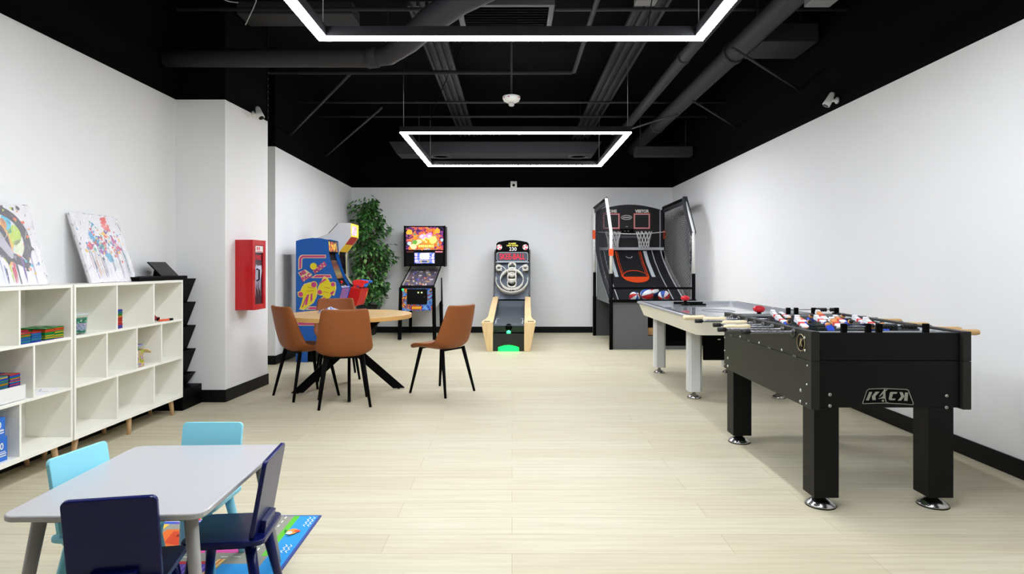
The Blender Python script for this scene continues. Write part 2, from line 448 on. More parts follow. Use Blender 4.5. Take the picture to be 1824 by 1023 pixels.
# loose cables
for pts, lab in (([(-0.95, 3.9, 3.88), (-0.86, 3.95, 3.30), (-0.72, 3.98, 3.18), (-0.58, 4.0, 3.30), (-0.5, 4.0, 3.88)], 'pale cable looping down from the ceiling above the near LED frame'),
        ([(-2.25, 4.6, 3.88), (-2.15, 4.6, 3.3), (-2.12, 4.62, 3.18), (-2.02, 4.64, 3.16)], 'thin pale cable dangling high above the pillar'),
        ([(-1.75, 4.4, 3.88), (-1.8, 4.5, 3.25), (-1.95, 4.6, 2.98)], 'slanting pale cable beside the near LED frame')):
    c = [Vector(p) for p in pts]
    fine = []
    for i in range(len(c) - 1):
        for k in range(6):
            tt = k / 6.0
            p0 = c[max(i - 1, 0)]; p1 = c[i]; p2 = c[i + 1]; p3 = c[min(i + 2, len(c) - 1)]
            fine.append(0.5 * ((2 * p1) + (p2 - p0) * tt + (2 * p0 - 5 * p1 + 4 * p2 - p3) * tt * tt + (3 * p1 - p0 - 3 * p2 + p3) * tt ** 3))
    fine.append(c[-1])
    tag(MB().tube(fine, 0.004, mat('pale cable', (150, 150, 150), 0.5), 6).build('ceiling_cable'), lab, 'cable', 'loose ceiling cables')
# smoke detector
x, y, z = site(911, 172, 5.4)
t = thing('smoke_detector', 'white round smoke detector hanging below the ceiling pipes', 'smoke detector', (x, y, z))
MB().lathe([(0.075, 0.0), (0.076, -0.02), (0.066, -0.04), (0.035, -0.055), (0.0, -0.055)], (0, 0, 0), WHITEP, 28).build('detector_body', t)
MB().lathe([(0.024, -0.055), (0.024, -0.075), (0.016, -0.083), (0.0, -0.083)], (0, 0, 0), mat('grey sensor', (190, 190, 185), 0.4), 20).build('sensor_head', t)
b = MB()
for a in (215, 250, 325): b.box(*(sum(((0.07 * math.cos(R(a)) + d, ) for d in (-0.008, 0.008)), ())), *(sum(((0.07 * math.sin(R(a)) + d, ) for d in (-0.008, 0.008)), ())), -0.022, -0.014, RED)
b.build('red_marking', t)
MB().tube([(0, 0, 0), (0, 0, TOP - z)], 0.008, D, 8).build('drop_rod', t)
t = thing('corner_trim', 'black pillar edge strip with a row of small pale screws', 'trim', (-2.508, 6.45, 2.705))
MB().box(-0.004, 0.006, -0.012, 0.012, 0, 1.19, BLACKM).build('trim_strip', t)
for k in range(9): MB().ball((0.0065, -0.002, 0.03 + 0.066 * k), 0.005, mat('pale screw', (120, 120, 120), 0.4), 8, 6).build('screw', t)
# cameras
def bullet(label, loc, rz):
    t = thing('security_camera', label, 'camera', loc, rz, 'small white security cameras')
    # local: looks along +Y, mount at -Y side plane y=0
    b = MB().tube([(-0.004, 0.045, 0.075), (0.0, 0.05, 0.06), (0.012, 0.075, 0.0), (0.02, 0.095, -0.035)], [0.016, 0.024, 0.032, 0.034], WHITEP, 18)
    b.build('camera_body', t)
    MB().tube([(0.0195, 0.094, -0.033), (0.0215, 0.099, -0.043)], 0.024, BLACKG, 18).build('lens', t)
    b = MB().lathe([(0.03, 0.0), (0.03, 0.012), (0.014, 0.02), (0.014, 0.06)], (0, 0, 0.005), WHITEP, 16, 'y')
    b.build('wall_mount', t)
    return t
bullet('white bullet camera above the red fire cabinet on the pillar', (-2.528, 6.13, 2.69), R(-93.4))
bullet('white bullet camera at the paint line of the right wall', (2.91, 5.62, 2.69), R(90))
x, y, z = site(915, 329, YB)
t = thing('security_camera', 'white box camera at the paint line in the middle of the back wall', 'camera', (x, YB, z), 0, 'small white security cameras')
MB().box(-0.058, 0.058, -0.06, 0, -0.06, 0.055, WHITEP).build('camera_body', t, bevel=0.008)
MB().lathe([(0.024, 0), (0.024, -0.012), (0.0, -0.012)], (0, -0.06, -0.02), BLACKG, 18, 'y').build('lens', t)

# ------------------------------------------------------------------ bookcases
BEECH = wood('beech legs', (222, 184, 140), (208, 166, 118), 'Z', 4)
def bookcase(label, loc):
    # local: x = 0 back .. depth front, y 0..L, front faces +X
    t = thing('bookcase', label, 'bookcase', loc, 0, 'white cube bookcases')
    L, dp, z0, z1, th = 1.285, 0.285, 0.135, 1.10, 0.016
    MB().box(0.004, dp, 0, L, z1 - 0.018, z1, WHITE).build('top_panel', t, bevel=0.0015)
    MB().box(0.004, dp, 0, L, z0, z0 + 0.03, WHITE).build('bottom_panel', t, bevel=0.0015)
    for y in (0, L - th):
        MB().box(0.004, dp, y, y + th, z0 + 0.03, z1 - 0.018, WHITE).build('side_panel', t, bevel=0.0015)
    MB().box(0, 0.004, 0, L, z0, z1, WHITE).build('back_panel', t)
    zs = [0.462, 0.772]
    for z in zs:
        MB().box(0.004, dp, th, L - th, z - 0.008, z + 0.008, WHITE).build('shelf', t, bevel=0.0015)
    for ys, a, c in (((0.425, 0.87), zs[1] + 0.008, z1 - 0.018), ((0.318, 0.655, 0.975), zs[0] + 0.008, zs[1] - 0.008), ((0.43, 0.875), z0 + 0.03, zs[0] - 0.008)):
        for y in ys:
            MB().box(0.004, dp - 0.002, y - 0.007, y + 0.007, a, c, WHITE).build('divider', t, bevel=0.0015)
    for y, lean in ((0.09, -0.04), (L / 2, 0), (L - 0.09, 0.04)):
        for x in (0.05, dp - 0.055):
            MB().tube([(x, y, z0), (x, y + lean * 0.8, 0.0)], [0.019, 0.013], BEECH, 14).build('leg', t)
    return t
BXR = -3.0 + 0.005
bc2 = bookcase('white cube bookcase that ends beside the black zigzag stand', (BXR, 3.895, 0))
bc1 = bookcase('white cube bookcase cut off by the picture edge, holding the blue boxes', (BXR, 2.595, 0))
def cell(which, y, x, z):
    base = 3.895 if which == 2 else 2.595
    return (BXR + x, base + y, z)
ZT, ZM, ZB = 0.780, 0.470, 0.165

# magnetic tiles
tile_cols = {'green': (22, 150, 60), 'red': (205, 40, 34), 'blue': (28, 70, 190), 'teal': (30, 140, 160), 'yellow': (225, 190, 40), 'orange': (220, 110, 30), 'purple': (90, 50, 140)}
tile_proto = {}
def tile(col):
    c = tile_cols[col]
    m = mat('translucent %s tile' % col, c, 0.15, trans=0.55, spec=0.6)
    mr = mat('%s tile rim' % col, tuple(int(x * 0.8) for x in c), 0.25)
    s, h = 0.0375, 0.0058
    b = MB().box(-s + 0.004, s - 0.004, -s + 0.004, s - 0.004, 0.0012, h - 0.0012, m)
    for a in ((-s, s, -s, -s + 0.004), (-s, s, s - 0.004, s), (-s, -s + 0.004, -s + 0.004, s - 0.004), (s - 0.004, s, -s + 0.004, s - 0.004)):
        b.box(a[0], a[1], a[2], a[3], 0, h, mr)
    o = b.build('magnetic_tile', fix=False)
    return o
def tile_stack(where, loc, cols, rot=0.0, half=False):
    x, y, z = loc
    for i, c in enumerate(cols):
        if c not in tile_proto:
            tile_proto[c] = o = tile(c)
        else:
            o = tile_proto[c].copy(); COL.objects.link(o)
        o.location = (x + random.uniform(-1, 1) * 0.0015, y + random.uniform(-1, 1) * 0.0015, z + i * 0.0060)
        o.rotation_euler = (0, 0, rot + random.uniform(-0.03, 0.03))
        if half: o.rotation_euler[1] = 0
        tag(o, 'square %s plastic tile %s' % (c, where), 'toy tile', '%s tiles %s' % (c, where))
w1 = 'stacked in the low piles left of the green bead tub'
a = ['purple', 'blue', 'teal', 'blue', 'teal', 'teal', 'green', 'red']
# cell y range (upper right cell of the near bookcase) .888..1.26
for (x, y), cs in (((0.235, 0.925), ['blue', 'teal', 'teal', 'blue', 'teal', 'blue', 'green', 'orange', 'green', 'red']), ((0.235, 1.005), ['blue', 'blue', 'teal', 'teal', 'blue', 'teal', 'blue', 'teal', 'blue', 'red']),
        ((0.15, 0.93), ['blue'] * 4 + ['purple', 'blue', 'teal', 'blue', 'red', 'blue', 'blue', 'blue']), ((0.15, 1.02), ['yellow', 'green', 'yellow', 'green', 'green', 'red', 'blue', 'blue', 'green', 'blue', 'red']),
        ((0.235, 1.11), ['purple', 'green', 'yellow', 'green', 'yellow', 'green', 'green', 'green', 'red', 'orange', 'red', 'green']), ((0.155, 1.11), ['red', 'orange', 'red', 'yellow', 'red', 'orange', 'red', 'red', 'orange', 'green', 'green', 'green']),
        ((0.225, 1.2), ['purple', 'yellow', 'green', 'yellow', 'green', 'green', 'yellow', 'green', 'orange', 'red', 'orange', 'green']), ((0.14, 1.2), ['green', 'red', 'yellow', 'green', 'red', 'yellow', 'orange', 'green', 'yellow', 'red', 'green', 'green'])):
    tile_stack(w1, cell(1, y, x, ZT), cs)
tile_stack('in the single tall pile in the middle top cell', cell(2, 0.482, 0.225, ZT), ['purple', 'blue', 'purple', 'blue', 'red', 'red', 'red', 'orange', 'red', 'red', 'red', 'red', 'red', 'yellow', 'orange', 'green', 'green', 'green', 'blue', 'green', 'blue', 'blue'], R(8))
# white tray with tiles in middle tier of near bookcase (cell .655...975)
t = thing('storage_tray', 'white open tray with tile piles inside, low in the near bookcase', 'tray', cell(1, 0.80, 0.150, ZM))
b = MB().box(-0.12, 0.12, -0.125, 0.125, 0, 0.006, WHITEP)
for q in ((-0.12, 0.12, -0.13, -0.122), (-0.12, 0.12, 0.122, 0.13), (-0.12, -0.113, -0.122, 0.122), (0.113, 0.12, -0.122, 0.122)):
    b.box(q[0], q[1], q[2], q[3], 0, 0.085, WHITEP)
b.build('tray_body', t, bevel=0.002)
w3 = 'piled inside the white tray'
for (x, y) in ((0.215, 0.79), (0.215, 0.875), (0.132, 0.875), (0.132, 0.79), (0.215, 0.71)):
    cs = [random.choice(['blue', 'green', 'red', 'orange', 'blue', 'yellow', 'teal', 'blue']) for _ in range(24)]
    tile_stack(w3, cell(1, y, x, ZM + 0.007), cs)
# papers
for i, (y, rz, lab) in enumerate(((1.06, 0.2, 'white paper sheet on the shelf beside the tray, undermost of three'), (1.10, -0.3, 'white paper sheet on the shelf beside the tray, middle of three'), (1.15, 0.5, 'white paper sheet with a dark line, topmost of three on the shelf'))):
    b = MB().box(-0.1, 0.1, -0.07, 0.07, 0, 0.0012, mat('paper', (240, 240, 242), 0.7))
    if i == 2:
        b.box(0.02, 0.06, -0.05, -0.046, 0.0012, 0.0016, BLACK)
    for k in range(4): b.box(-0.08 + 0.03 * k, -0.074 + 0.03 * k, -0.05, 0.04, 0.0012, 0.0014, flat((150, 160, 200)))
    o = b.build('paper_sheet'); o.location = cell(1, y, 0.17, ZM + 0.0015 * i); o.rotation_euler = (0, 0, rz)
    tag(o, lab, 'paper', 'papers on the shelf')
# blue boxes
BLUEBOX = mat('blue carton', (40, 110, 205), 0.4)
for z, y, lab, s, hh in ((0, 0.735, 'blue carton printed 100 under another in the bottom cell', '100', 0.13), (0.131, 0.72, 'blue carton printed 100 resting on top of its twin', '100', 0.105)):
    t = thing('cup_box', lab, 'box', cell(1, y, 0.155, ZB + z), 0, 'blue cartons in the bottom cell')
    MB().box(-0.1, 0.1, -0.085, 0.085, 0, hh, BLUEBOX).build('carton', t, bevel=0.002)
    b = MB().text(s, 0.05, T(0.101, 0.02, hh * 0.62) @ RIGHT, WHITEP, 0, 0.001)
    for k in range(2): b.box(0.1005, 0.101, 0.02, 0.075, hh * 0.2 + k * 0.012, hh * 0.2 + 0.006 + k * 0.012, WHITEP)
    b.box(0.1005, 0.101, -0.03, 0.07, hh * 0.38, hh * 0.41, WHITEP)
    b.build('printed_label', t)
# green bead tub
x, y, z = cell(2, 0.135, 0.2, ZT)
t = thing('bead_tub', 'clear plastic tub with a printed sticker, full of green beads', 'tub', (x, y, z))
prof = [(0.0, 0.0), (0.055, 0.0), (0.059, 0.006), (0.068, 0.118), (0.071, 0.120), (0.071, 0.132), (0.066, 0.132), (0.064, 0.118), (0.056, 0.006), (0.0, 0.004)]
MB().lathe(prof, (0, 0, 0), mat('clear tub plastic', (230, 240, 238), 0.1, alpha=0.04, spec=0.2), 36).build('tub_body', t)
MB().lathe([(0.0725, 0.121), (0.0725, 0.131), (0.0665, 0.131), (0.0665, 0.121)], (0, 0, 0), mat('tub rim', (225, 235, 235), 0.25, alpha=0.6), 36).build('tub_rim', t)
b = MB()
def wrap(a0, a1, z0, z1, m):
    for k in range(8):
        p, q_ = R(a0 + (a1 - a0) * k / 8), R(a0 + (a1 - a0) * (k + 1) / 8)
        r0, r1 = 0.0605 + 0.009 * z0 / 0.118, 0.0605 + 0.009 * z1 / 0.118
        b.add([(r0 * math.cos(p), r0 * math.sin(p), z0), (r0 * math.cos(q_), r0 * math.sin(q_), z0), (r1 * math.cos(q_), r1 * math.sin(q_), z1), (r1 * math.cos(p), r1 * math.sin(p), z1)], [(0, 1, 2, 3)], m)
wrap(-95, -62, 0.024, 0.088, flat((40, 86, 150)))
wrap(-52, 5, 0.028, 0.072, art('tub sticker', [(60, 130, 130), (200, 70, 60), (210, 215, 220), (60, 90, 150), (150, 170, 175), (60, 60, 110)], 60))
b.build('sticker', t, fix=False)
b = MB()
rr = random.Random(3)
GREENB = [mat('green bead', (12, 140, 98), 0.35, spec=0.2), mat('dark green bead', (6, 108, 84), 0.35, spec=0.2), mat('pale bead', (190, 225, 200), 0.25)]
for i in range(520):
    zz = rr.uniform(0.012, 0.102); f = 0.047 + 0.008 * zz / 0.1; a_ = rr.uniform(0, 2 * PI)
    b.ball((f * math.cos(a_), f * math.sin(a_), zz), 0.006, GREENB[0 if rr.random() < 0.6 else (1 if rr.random() < 0.8 else 2)], 6, 4)
b.lathe([(0.046, 0.008), (0.053, 0.1)], (0, 0, 0), GREENB[1], 24)
o = b.build('green_beads', fix=False); o.location = (x, y, z)
tag(o, 'green beads filling the clear tub', 'beads', None, 'stuff')
# toy bits in the third top cell
x, y, z = cell(2, 1.05, 0.19, ZT)
t = thing('toy_car', 'small dark red toy car on the shelf end', 'toy', (x - 0.02, y, z + 0.0), R(70))
MB().prism([(-0.05, 0.012), (0.05, 0.012), (0.05, 0.03), (0.02, 0.034), (0.0, 0.055), (-0.035, 0.055), (-0.05, 0.035)], 'y', -0.02, 0.02, flat((130, 40, 36))).build('car_body', t, bevel=0.004)
for dx in (-0.03, 0.03):
    for dy in (-0.02, 0.02):
        MB().lathe([(0.013, -0.005), (0.013, 0.005)], (dx, dy, 0.013), BLACK, 14, 'y').build('wheel', t)
t = thing('toy_marker', 'orange marker pen with a black cap lying beside the toy car', 'pen', (x + 0.06, y + 0.03, z + 0.009), R(75))
MB().tube([(-0.06, 0, 0), (0.04, 0, 0)], 0.0085, flat((228, 96, 56)), 12).build('pen_barrel', t)
MB().tube([(0.04, 0, 0), (0.075, 0, 0)], 0.0095, BLACK, 12).build('pen_cap', t)
# crayon box
x, y, z = cell(2, 0.735, 0.20, ZM)
t = thing('crayon_box', 'colourful open cardboard box with a tan flap folded out', 'box', (x, y, z))
CR = art('crayon carton print', [(235, 200, 40), (60, 150, 60), (235, 200, 40), (120, 90, 180), (240, 220, 90), (60, 110, 180)], 26, distort=1.0)
b = MB()
for q in ((-0.05, 0.05, -0.06, -0.057), (-0.05, 0.05, 0.057, 0.06), (-0.05, -0.047, -0.057, 0.057), (0.047, 0.05, -0.057, 0.057)):
    b.box(q[0], q[1], q[2], q[3], 0, 0.125, CR)
b.box(-0.05, 0.05, -0.06, 0.06, 0, 0.003, CR)
b.build('carton', t)
pts = [(0.058, 0.122), (0.10, 0.118), (0.14, 0.10), (0.165, 0.085), (0.166, 0.088), (0.142, 0.104), (0.10, 0.122), (0.058, 0.126)]
MB().prism(pts, 'x', -0.05, 0.05, flat((222, 190, 130))).build('open_flap', t)
for i, (c, nm) in enumerate((((200, 60, 50), 'red'), ((60, 90, 180), 'blue'), ((110, 90, 150), 'purple'), ((70, 150, 80), 'green'))):
    tt = tag(MB().tube([(x - 0.03 + 0.018 * i, y - 0.035 + 0.02 * i, z + 0.006), (x - 0.03 + 0.018 * i, y - 0.035 + 0.02 * i, z + 0.135), (x - 0.03 + 0.018 * i, y - 0.03 + 0.02 * i, z + 0.15)], [0.006, 0.006, 0.002], flat(c), 8).build('crayon'), '%s crayon standing in the colourful open box' % nm, 'crayon', 'crayons in the box')
t = thing('activity_pad', 'thin lilac pad lying across the top of the crayon box', 'pad', (x, y - 0.005, z + 0.152))
MB().box(-0.045, 0.045, -0.055, 0.06, 0, 0.012, flat((150, 150, 190))).box(-0.045, 0.045, -0.055, 0.06, 0.012, 0.014, flat((90, 80, 110))).build('pad_pages', t)

# ------------------------------------------------------------------ canvases in plastic on the bookcases
WRAP = mat('clear plastic wrap', (255, 255, 255), 0.06, alpha=0.16, spec=1.0, bump=0.9, bscale=26)
CANV = mat('white canvas', (232, 230, 232), 0.6)
def blob(cx, cy, r, n, rr, stretch=1.0, ang=0.0, jag=0.45):
    pts = []
    for i in range(n):
        a = 2 * PI * i / n
        q = r * (1 - jag + 2 * jag * rr.random())
        px, py = q * math.cos(a) * stretch, q * math.sin(a)
        pts.append((cx + px * math.cos(ang) - py * math.sin(ang), cy + px * math.sin(ang) + py * math.cos(ang)))
    return pts
def canvas(label, y0, y1, xb, painter):
    s = y1 - y0
    t = thing('canvas_painting', label, 'painting', (xb, (y0 + y1) / 2, 1.103), 0, 'wrapped canvases leaning on the wall')
    lean = math.asin(min(0.9, (xb - 0.008 + 3.0 - 0.022) / s))
    t.rotation_euler = (0, -lean, 0)
    # local: face +X, y across, z up
    MB().box(-0.02, 0, -s / 2, s / 2, 0, s, CANV).build('canvas', t, bevel=0.003)
    b = MB(); painter(b, s); b.build('paint', t, fix=False)
    b = MB().box(-0.023, 0.006, -s / 2 - 0.004, s / 2 + 0.004, -0.002, s + 0.004, WRAP)
    rr = random.Random(int(s * 1000 + y0 * 10)); W_ = mat('wrap crease highlight', (250, 250, 252), 0.2); G_ = mat('wrap edge', (128, 124, 134), 0.35)
    for i in range(70):  # pale slivers paint highlights along the wrap's wrinkles, with some grey ones between
        side = rr.random() < 0.6
        y = rr.choice([-1, 1]) * (s / 2 - abs(rr.gauss(0, 0.03))) if side else rr.uniform(-s / 2, s / 2)
        z = rr.uniform(0.02, s - 0.02); a_ = rr.gauss(1.2, 0.6); L_ = rr.uniform(0.015, 0.06)
        p = [(0.0064, max(-s / 2, min(s / 2, y + math.cos(a_) * L_ * k / 2 + rr.gauss(0, 0.003))), max(0, min(s, z + math.sin(a_) * L_ * k / 2))) for k in range(3)]
        b.tube(p, 0.0011 if i % 3 else 0.0018, W_ if i % 5 else G_, 4)
    for (p, q_) in (((-s / 2, 0), (-s / 2, s)), ((s / 2, 0), (s / 2, s)), ((-s / 2, 0), (s / 2, 0)), ((-s / 2, s), (s / 2, s))):
        n_ = 26
        for k in range(n_):
            if rr.random() < 0.55: continue
            f0, f1 = k / n_, (k + 0.8) / n_
            b.tube([(rr.uniform(-0.02, 0.006), p[0] + (q_[0] - p[0]) * f0, p[1] + (q_[1] - p[1]) * f0), (rr.uniform(-0.02, 0.006), p[0] + (q_[0] - p[0]) * f1, p[1] + (q_[1] - p[1]) * f1)], 0.0022, G_ if rr.random() < 0.6 else W_, 4)
    b.build('plastic_wrap', t)
    return t
def on_face(b, pts, m, lvl):
    b.poly([(0.0006 + 0.00025 * lvl, p[0], p[1]) for p in pts], m)
def paint_a(b, s):
    rr = random.Random(11); h = s / 2
    def cl(pts): return [(max(-h, min(h, p[0])), max(0, min(s, p[1]))) for p in pts]
    # big dark ring (right part of it shows), coloured centre, drips
    cols = [(240, 150, 60), (70, 190, 220), (190, 215, 60), (235, 200, 60), (225, 60, 100), (60, 110, 190), (230, 110, 60)]
    for i in range(26):
        a = rr.uniform(0, 6.28); q = rr.uniform(0, 0.17)
        on_face(b, cl(blob(0.02 + q * math.cos(a), 0.29 + q * math.sin(a), rr.uniform(0.015, 0.05), 9, rr, 1.5, rr.uniform(0, 3))), flat(rr.choice(cols)), 0 + i * 0.05)
    dk = flat((62, 56, 68))
    def band(cx, cy, r0, r1, a0, a1, ry, m, lvl):
        o = arc(cx, cy, r1, a0, a1, 16, r1 * ry); i_ = arc(cx, cy, r0, a0, a1, 16, r0 * ry)[::-1]
        for k in range(16):
            on_face(b, cl([o[k], o[k + 1], i_[15 - k], i_[16 - k]]), m, lvl)
    for (y, z, r, c) in ((-0.02, 0.36, 0.055, (240, 160, 90)), (0.03, 0.36, 0.06, (80, 195, 225)), (0.075, 0.30, 0.055, (190, 215, 70)), (0.10, 0.23, 0.04, (220, 226, 190)), (-0.10, 0.36, 0.05, (235, 190, 80))):
        on_face(b, cl(blob(y, z, r, 12, rr, 1.2, 0.8, 0.25)), flat(c), 1.8)
    band(0.0, 0.28, 0.145, 0.2, -45, 150, 1.0, dk, 2)
    band(-0.06, 0.25, 0.07, 0.10, -60, 170, 1.5, dk, 3)
    band(-0.06, 0.25, 0.10, 0.112, -60, 170, 1.5, flat((240, 170, 70)), 3)
    on_face(b, cl([(-0.2, 0.24), (-0.12, 0.2), (0.12, 0.1), (0.16, 0.13), (-0.08, 0.27)]), dk, 4)
    on_face(b, cl([(-0.08, 0.28), (0.02, 0.16), (0.06, 0.17), (0.0, 0.29), (-0.04, 0.32)]), flat((185, 180, 190)), 5)
    for i in range(16):
        y = rr.uniform(-h, 0.17); z1 = rr.uniform(0.1, 0.2); wd = rr.uniform(0.004, 0.018)
        on_face(b, cl([(y, z1), (y + wd, z1), (y + wd * 0.7, rr.uniform(0.0, 0.07)), (y + wd * 0.3, 0.01)]), flat(rr.choice([(205, 50, 90), (60, 120, 190), (195, 210, 60), (110, 60, 150), (60, 60, 80)])), 6 + i * 0.05)
    for i in range(46):
        a = rr.uniform(-1.2, 2.6); q = rr.uniform(0.15, 0.26)
        on_face(b, cl(blob(0.02 + q * math.cos(a), 0.27 + q * math.sin(a), rr.uniform(0.003, 0.014), 7, rr)), flat(rr.choice(cols + [(62, 56, 68)] * 3)), 7)
def paint_b(b, s):
    rr = random.Random(5); h = s / 2
    cols = [(200, 60, 120), (110, 70, 160), (70, 160, 210), (235, 90, 70), (240, 190, 70), (80, 110, 120), (90, 180, 160)]
    ctr = [((-0.09, 0.33), (70, 160, 210)), ((-0.06, 0.29), (80, 110, 120)), ((-0.02, 0.27), (110, 70, 160)), ((0.05, 0.36), (240, 190, 70)), ((0.07, 0.42), (235, 90, 70)), ((0.1, 0.40), (235, 110, 90)), ((0.12, 0.31), (205, 60, 130)), ((0.15, 0.25), (200, 60, 120)), ((-0.14, 0.26), (205, 60, 110)), ((-0.02, 0.22), (150, 80, 170)), ((0.12, 0.22), (235, 120, 80)), ((0.02, 0.18), (90, 180, 210)), ((0.08, 0.46), (230, 80, 70))]
    for i, ((y, z), c) in enumerate(ctr):
        on_face(b, blob(y, z, 0.024, 14, rr, 1.4, rr.uniform(0, 3), 0.6), flat(c), i * 0.05)
    for i in range(130):
        y = rr.gauss(0.02, 0.1); z = rr.gauss(0.30, 0.07)
        y = max(-h + 0.01, min(h - 0.01, y)); z = max(0.05, min(s - 0.02, z))
        on_face(b, blob(y, z, rr.uniform(0.003, 0.012), 7, rr, 1.3, rr.uniform(0, 3)), flat(rr.choice(cols)), 1 + i * 0.01)
    for i in range(34):
        y = rr.uniform(-h + 0.05, h - 0.03); z1 = rr.uniform(0.15, 0.3); z0 = rr.uniform(0.02, 0.1); wd = rr.uniform(0.0015, 0.005)
        on_face(b, [(y, z1), (y + wd, z1), (y + wd, z0), (y, z0)], flat(rr.choice(cols + [(90, 90, 100)] * 4)), 2 + i * 0.01)
canvas('square splash painting of a dark ring in clear wrap, cut off by the picture edge', 3.35, 3.85, -2.84, paint_a)
canvas('square paint-splash canvas in clear wrap leaning beside the black board', 4.215, 4.715, -2.815, paint_b)

# ------------------------------------------------------------------ black zigzag stand and board
t = thing('display_stand', 'black zigzag display stand between the bookcase and the pillar', 'stand', (-2.985, 5.27, 0))
MB().box(0, 0.225, 0, 0.325, 0, 0.172, BLACK).build('stand_base', t, bevel=0.003)
MB().box(0, 0.02, 0.02, 0.30, 0.172, 1.10, BLACK).build('back_board', t)
step = 0.206
for i in range(5):
    z1 = 1.105 - i * step
    z0 = max(z1 - step, 0.172)
    # open triangular pocket: slanted front plate, two triangular cheeks
    b = MB()
    for y in (0.02, 0.29):
        b.prism([(0.02, z1), (0.185, z1), (0.105, z0), (0.02, z0)], 'y', y, y + 0.012, BLACK)
    b.prism([(0.179, z1), (0.187, z1), (0.107, z0), (0.099, z0)], 'y', 0.032, 0.29, BLACK)
    b.box(0.02, 0.1, 0.032, 0.29, z0, z0 + 0.008, BLACK)
    b.build('pocket', t)
MB().tube([(0.2255, 0.2, 0.09), (0.235, 0.2, 0.09)], 0.012, BLACKG, 12).build('knob', t)
t = thing('black_board', 'flat black board lying on the end of the white bookcase', 'board', (-2.88, 5.0, 1.1))
MB().box(-0.1, 0.125, -0.35, 0.34, 0, 0.034, BLACK).build('board_slab', t, bevel=0.004)
t = thing('tablet', 'black tablet tilted back on the flat black board', 'tablet', (-2.86, 5.17, 1.134))
MB().prism([(0.045, 0.0), (0.055, 0.003), (-0.055, 0.115), (-0.064, 0.11)], 'y', -0.14, 0.12, BLACKG).build('tablet_panel', t, bevel=0.002)
MB().prism([(0.02, 0.0), (-0.075, 0.0), (-0.058, 0.105), (-0.052, 0.105)], 'y', -0.03, 0.01, BLACK).build('tablet_prop', t)

# ------------------------------------------------------------------ fire cabinet
FRED = mat('fire cabinet red', (196, 16, 26), 0.25, coat=0.3)
t = thing('fire_cabinet', 'red wall cabinet with a glazed door on the white pillar', 'fire cabinet', (-2.553, 5.79, 0.807), R(-3.4))
hh = 0.65; wd = 0.265; dp = 0.165
b = MB().box(0.0, dp - 0.012, 0, wd, 0, hh, FRED)
o = b.build('cabinet_body', t, bevel=0.004)
b = MB()
b.box(dp - 0.012, dp + 0.006, 0, 0.05, 0, hh, FRED).box(dp - 0.012, dp + 0.006, wd - 0.05, wd, 0, hh, FRED)
b.box(dp - 0.012, dp + 0.006, 0.05, wd - 0.05, 0, 0.05, FRED).box(dp - 0.012, dp + 0.006, 0.05, wd - 0.05, hh - 0.05, hh, FRED)
dr = b.build('cabinet_door', t, bevel=0.003)
MB().box(dp - 0.0115, dp - 0.006, 0.05, wd - 0.05, 0.05, hh - 0.05, mat('dark pane', (70, 34, 44), 0.08, spec=0.8)).build('door_glass', dr)
b = MB().box(dp + 0.004, dp + 0.008, 0.055, wd - 0.065, hh - 0.115, hh - 0.055, WHITEP)
b.box(dp + 0.008, dp + 0.0085, 0.075, 0.1, hh - 0.095, hh - 0.065, RED).box(dp + 0.008, dp + 0.0085, 0.115, 0.135, hh - 0.095, hh - 0.065, RED)
b.box(dp + 0.008, dp + 0.0085, 0.07, 0.18, hh - 0.11, hh - 0.103, RED)
b.build('sign_plate', dr)
MB().text('FIRE', 0.06, T(dp - 0.005, wd / 2, hh - 0.165) @ RIGHT, mat('red lettering', (215, 30, 40), 0.4), 0, 0.002).build('fire_lettering', dr)
b = MB().tube([(dp + 0.006, 0.075, 0.27), (dp + 0.03, 0.075, 0.28), (dp + 0.03, 0.075, 0.37), (dp + 0.006, 0.075, 0.38)], 0.007, BLACK, 10)
b.build('door_handle', dr)
b = MB()
rr = random.Random(2)
for i in range(7):
    y = 0.07 + i * 0.017; b.tube([(dp - 0.003, y, 0.42 - rr.uniform(0, 0.02)), (dp - 0.003, y + 0.012, 0.36), (dp - 0.003, y - 0.004, 0.30 - rr.uniform(0, 0.1)), (dp - 0.003, y + 0.01, 0.12 + rr.uniform(0, 0.1))], [0.009, 0.007, 0.003, 0.0015], mat('pale hanging tag', (205, 205, 225), 0.3), 6)
b.build('seal_strips', dr)
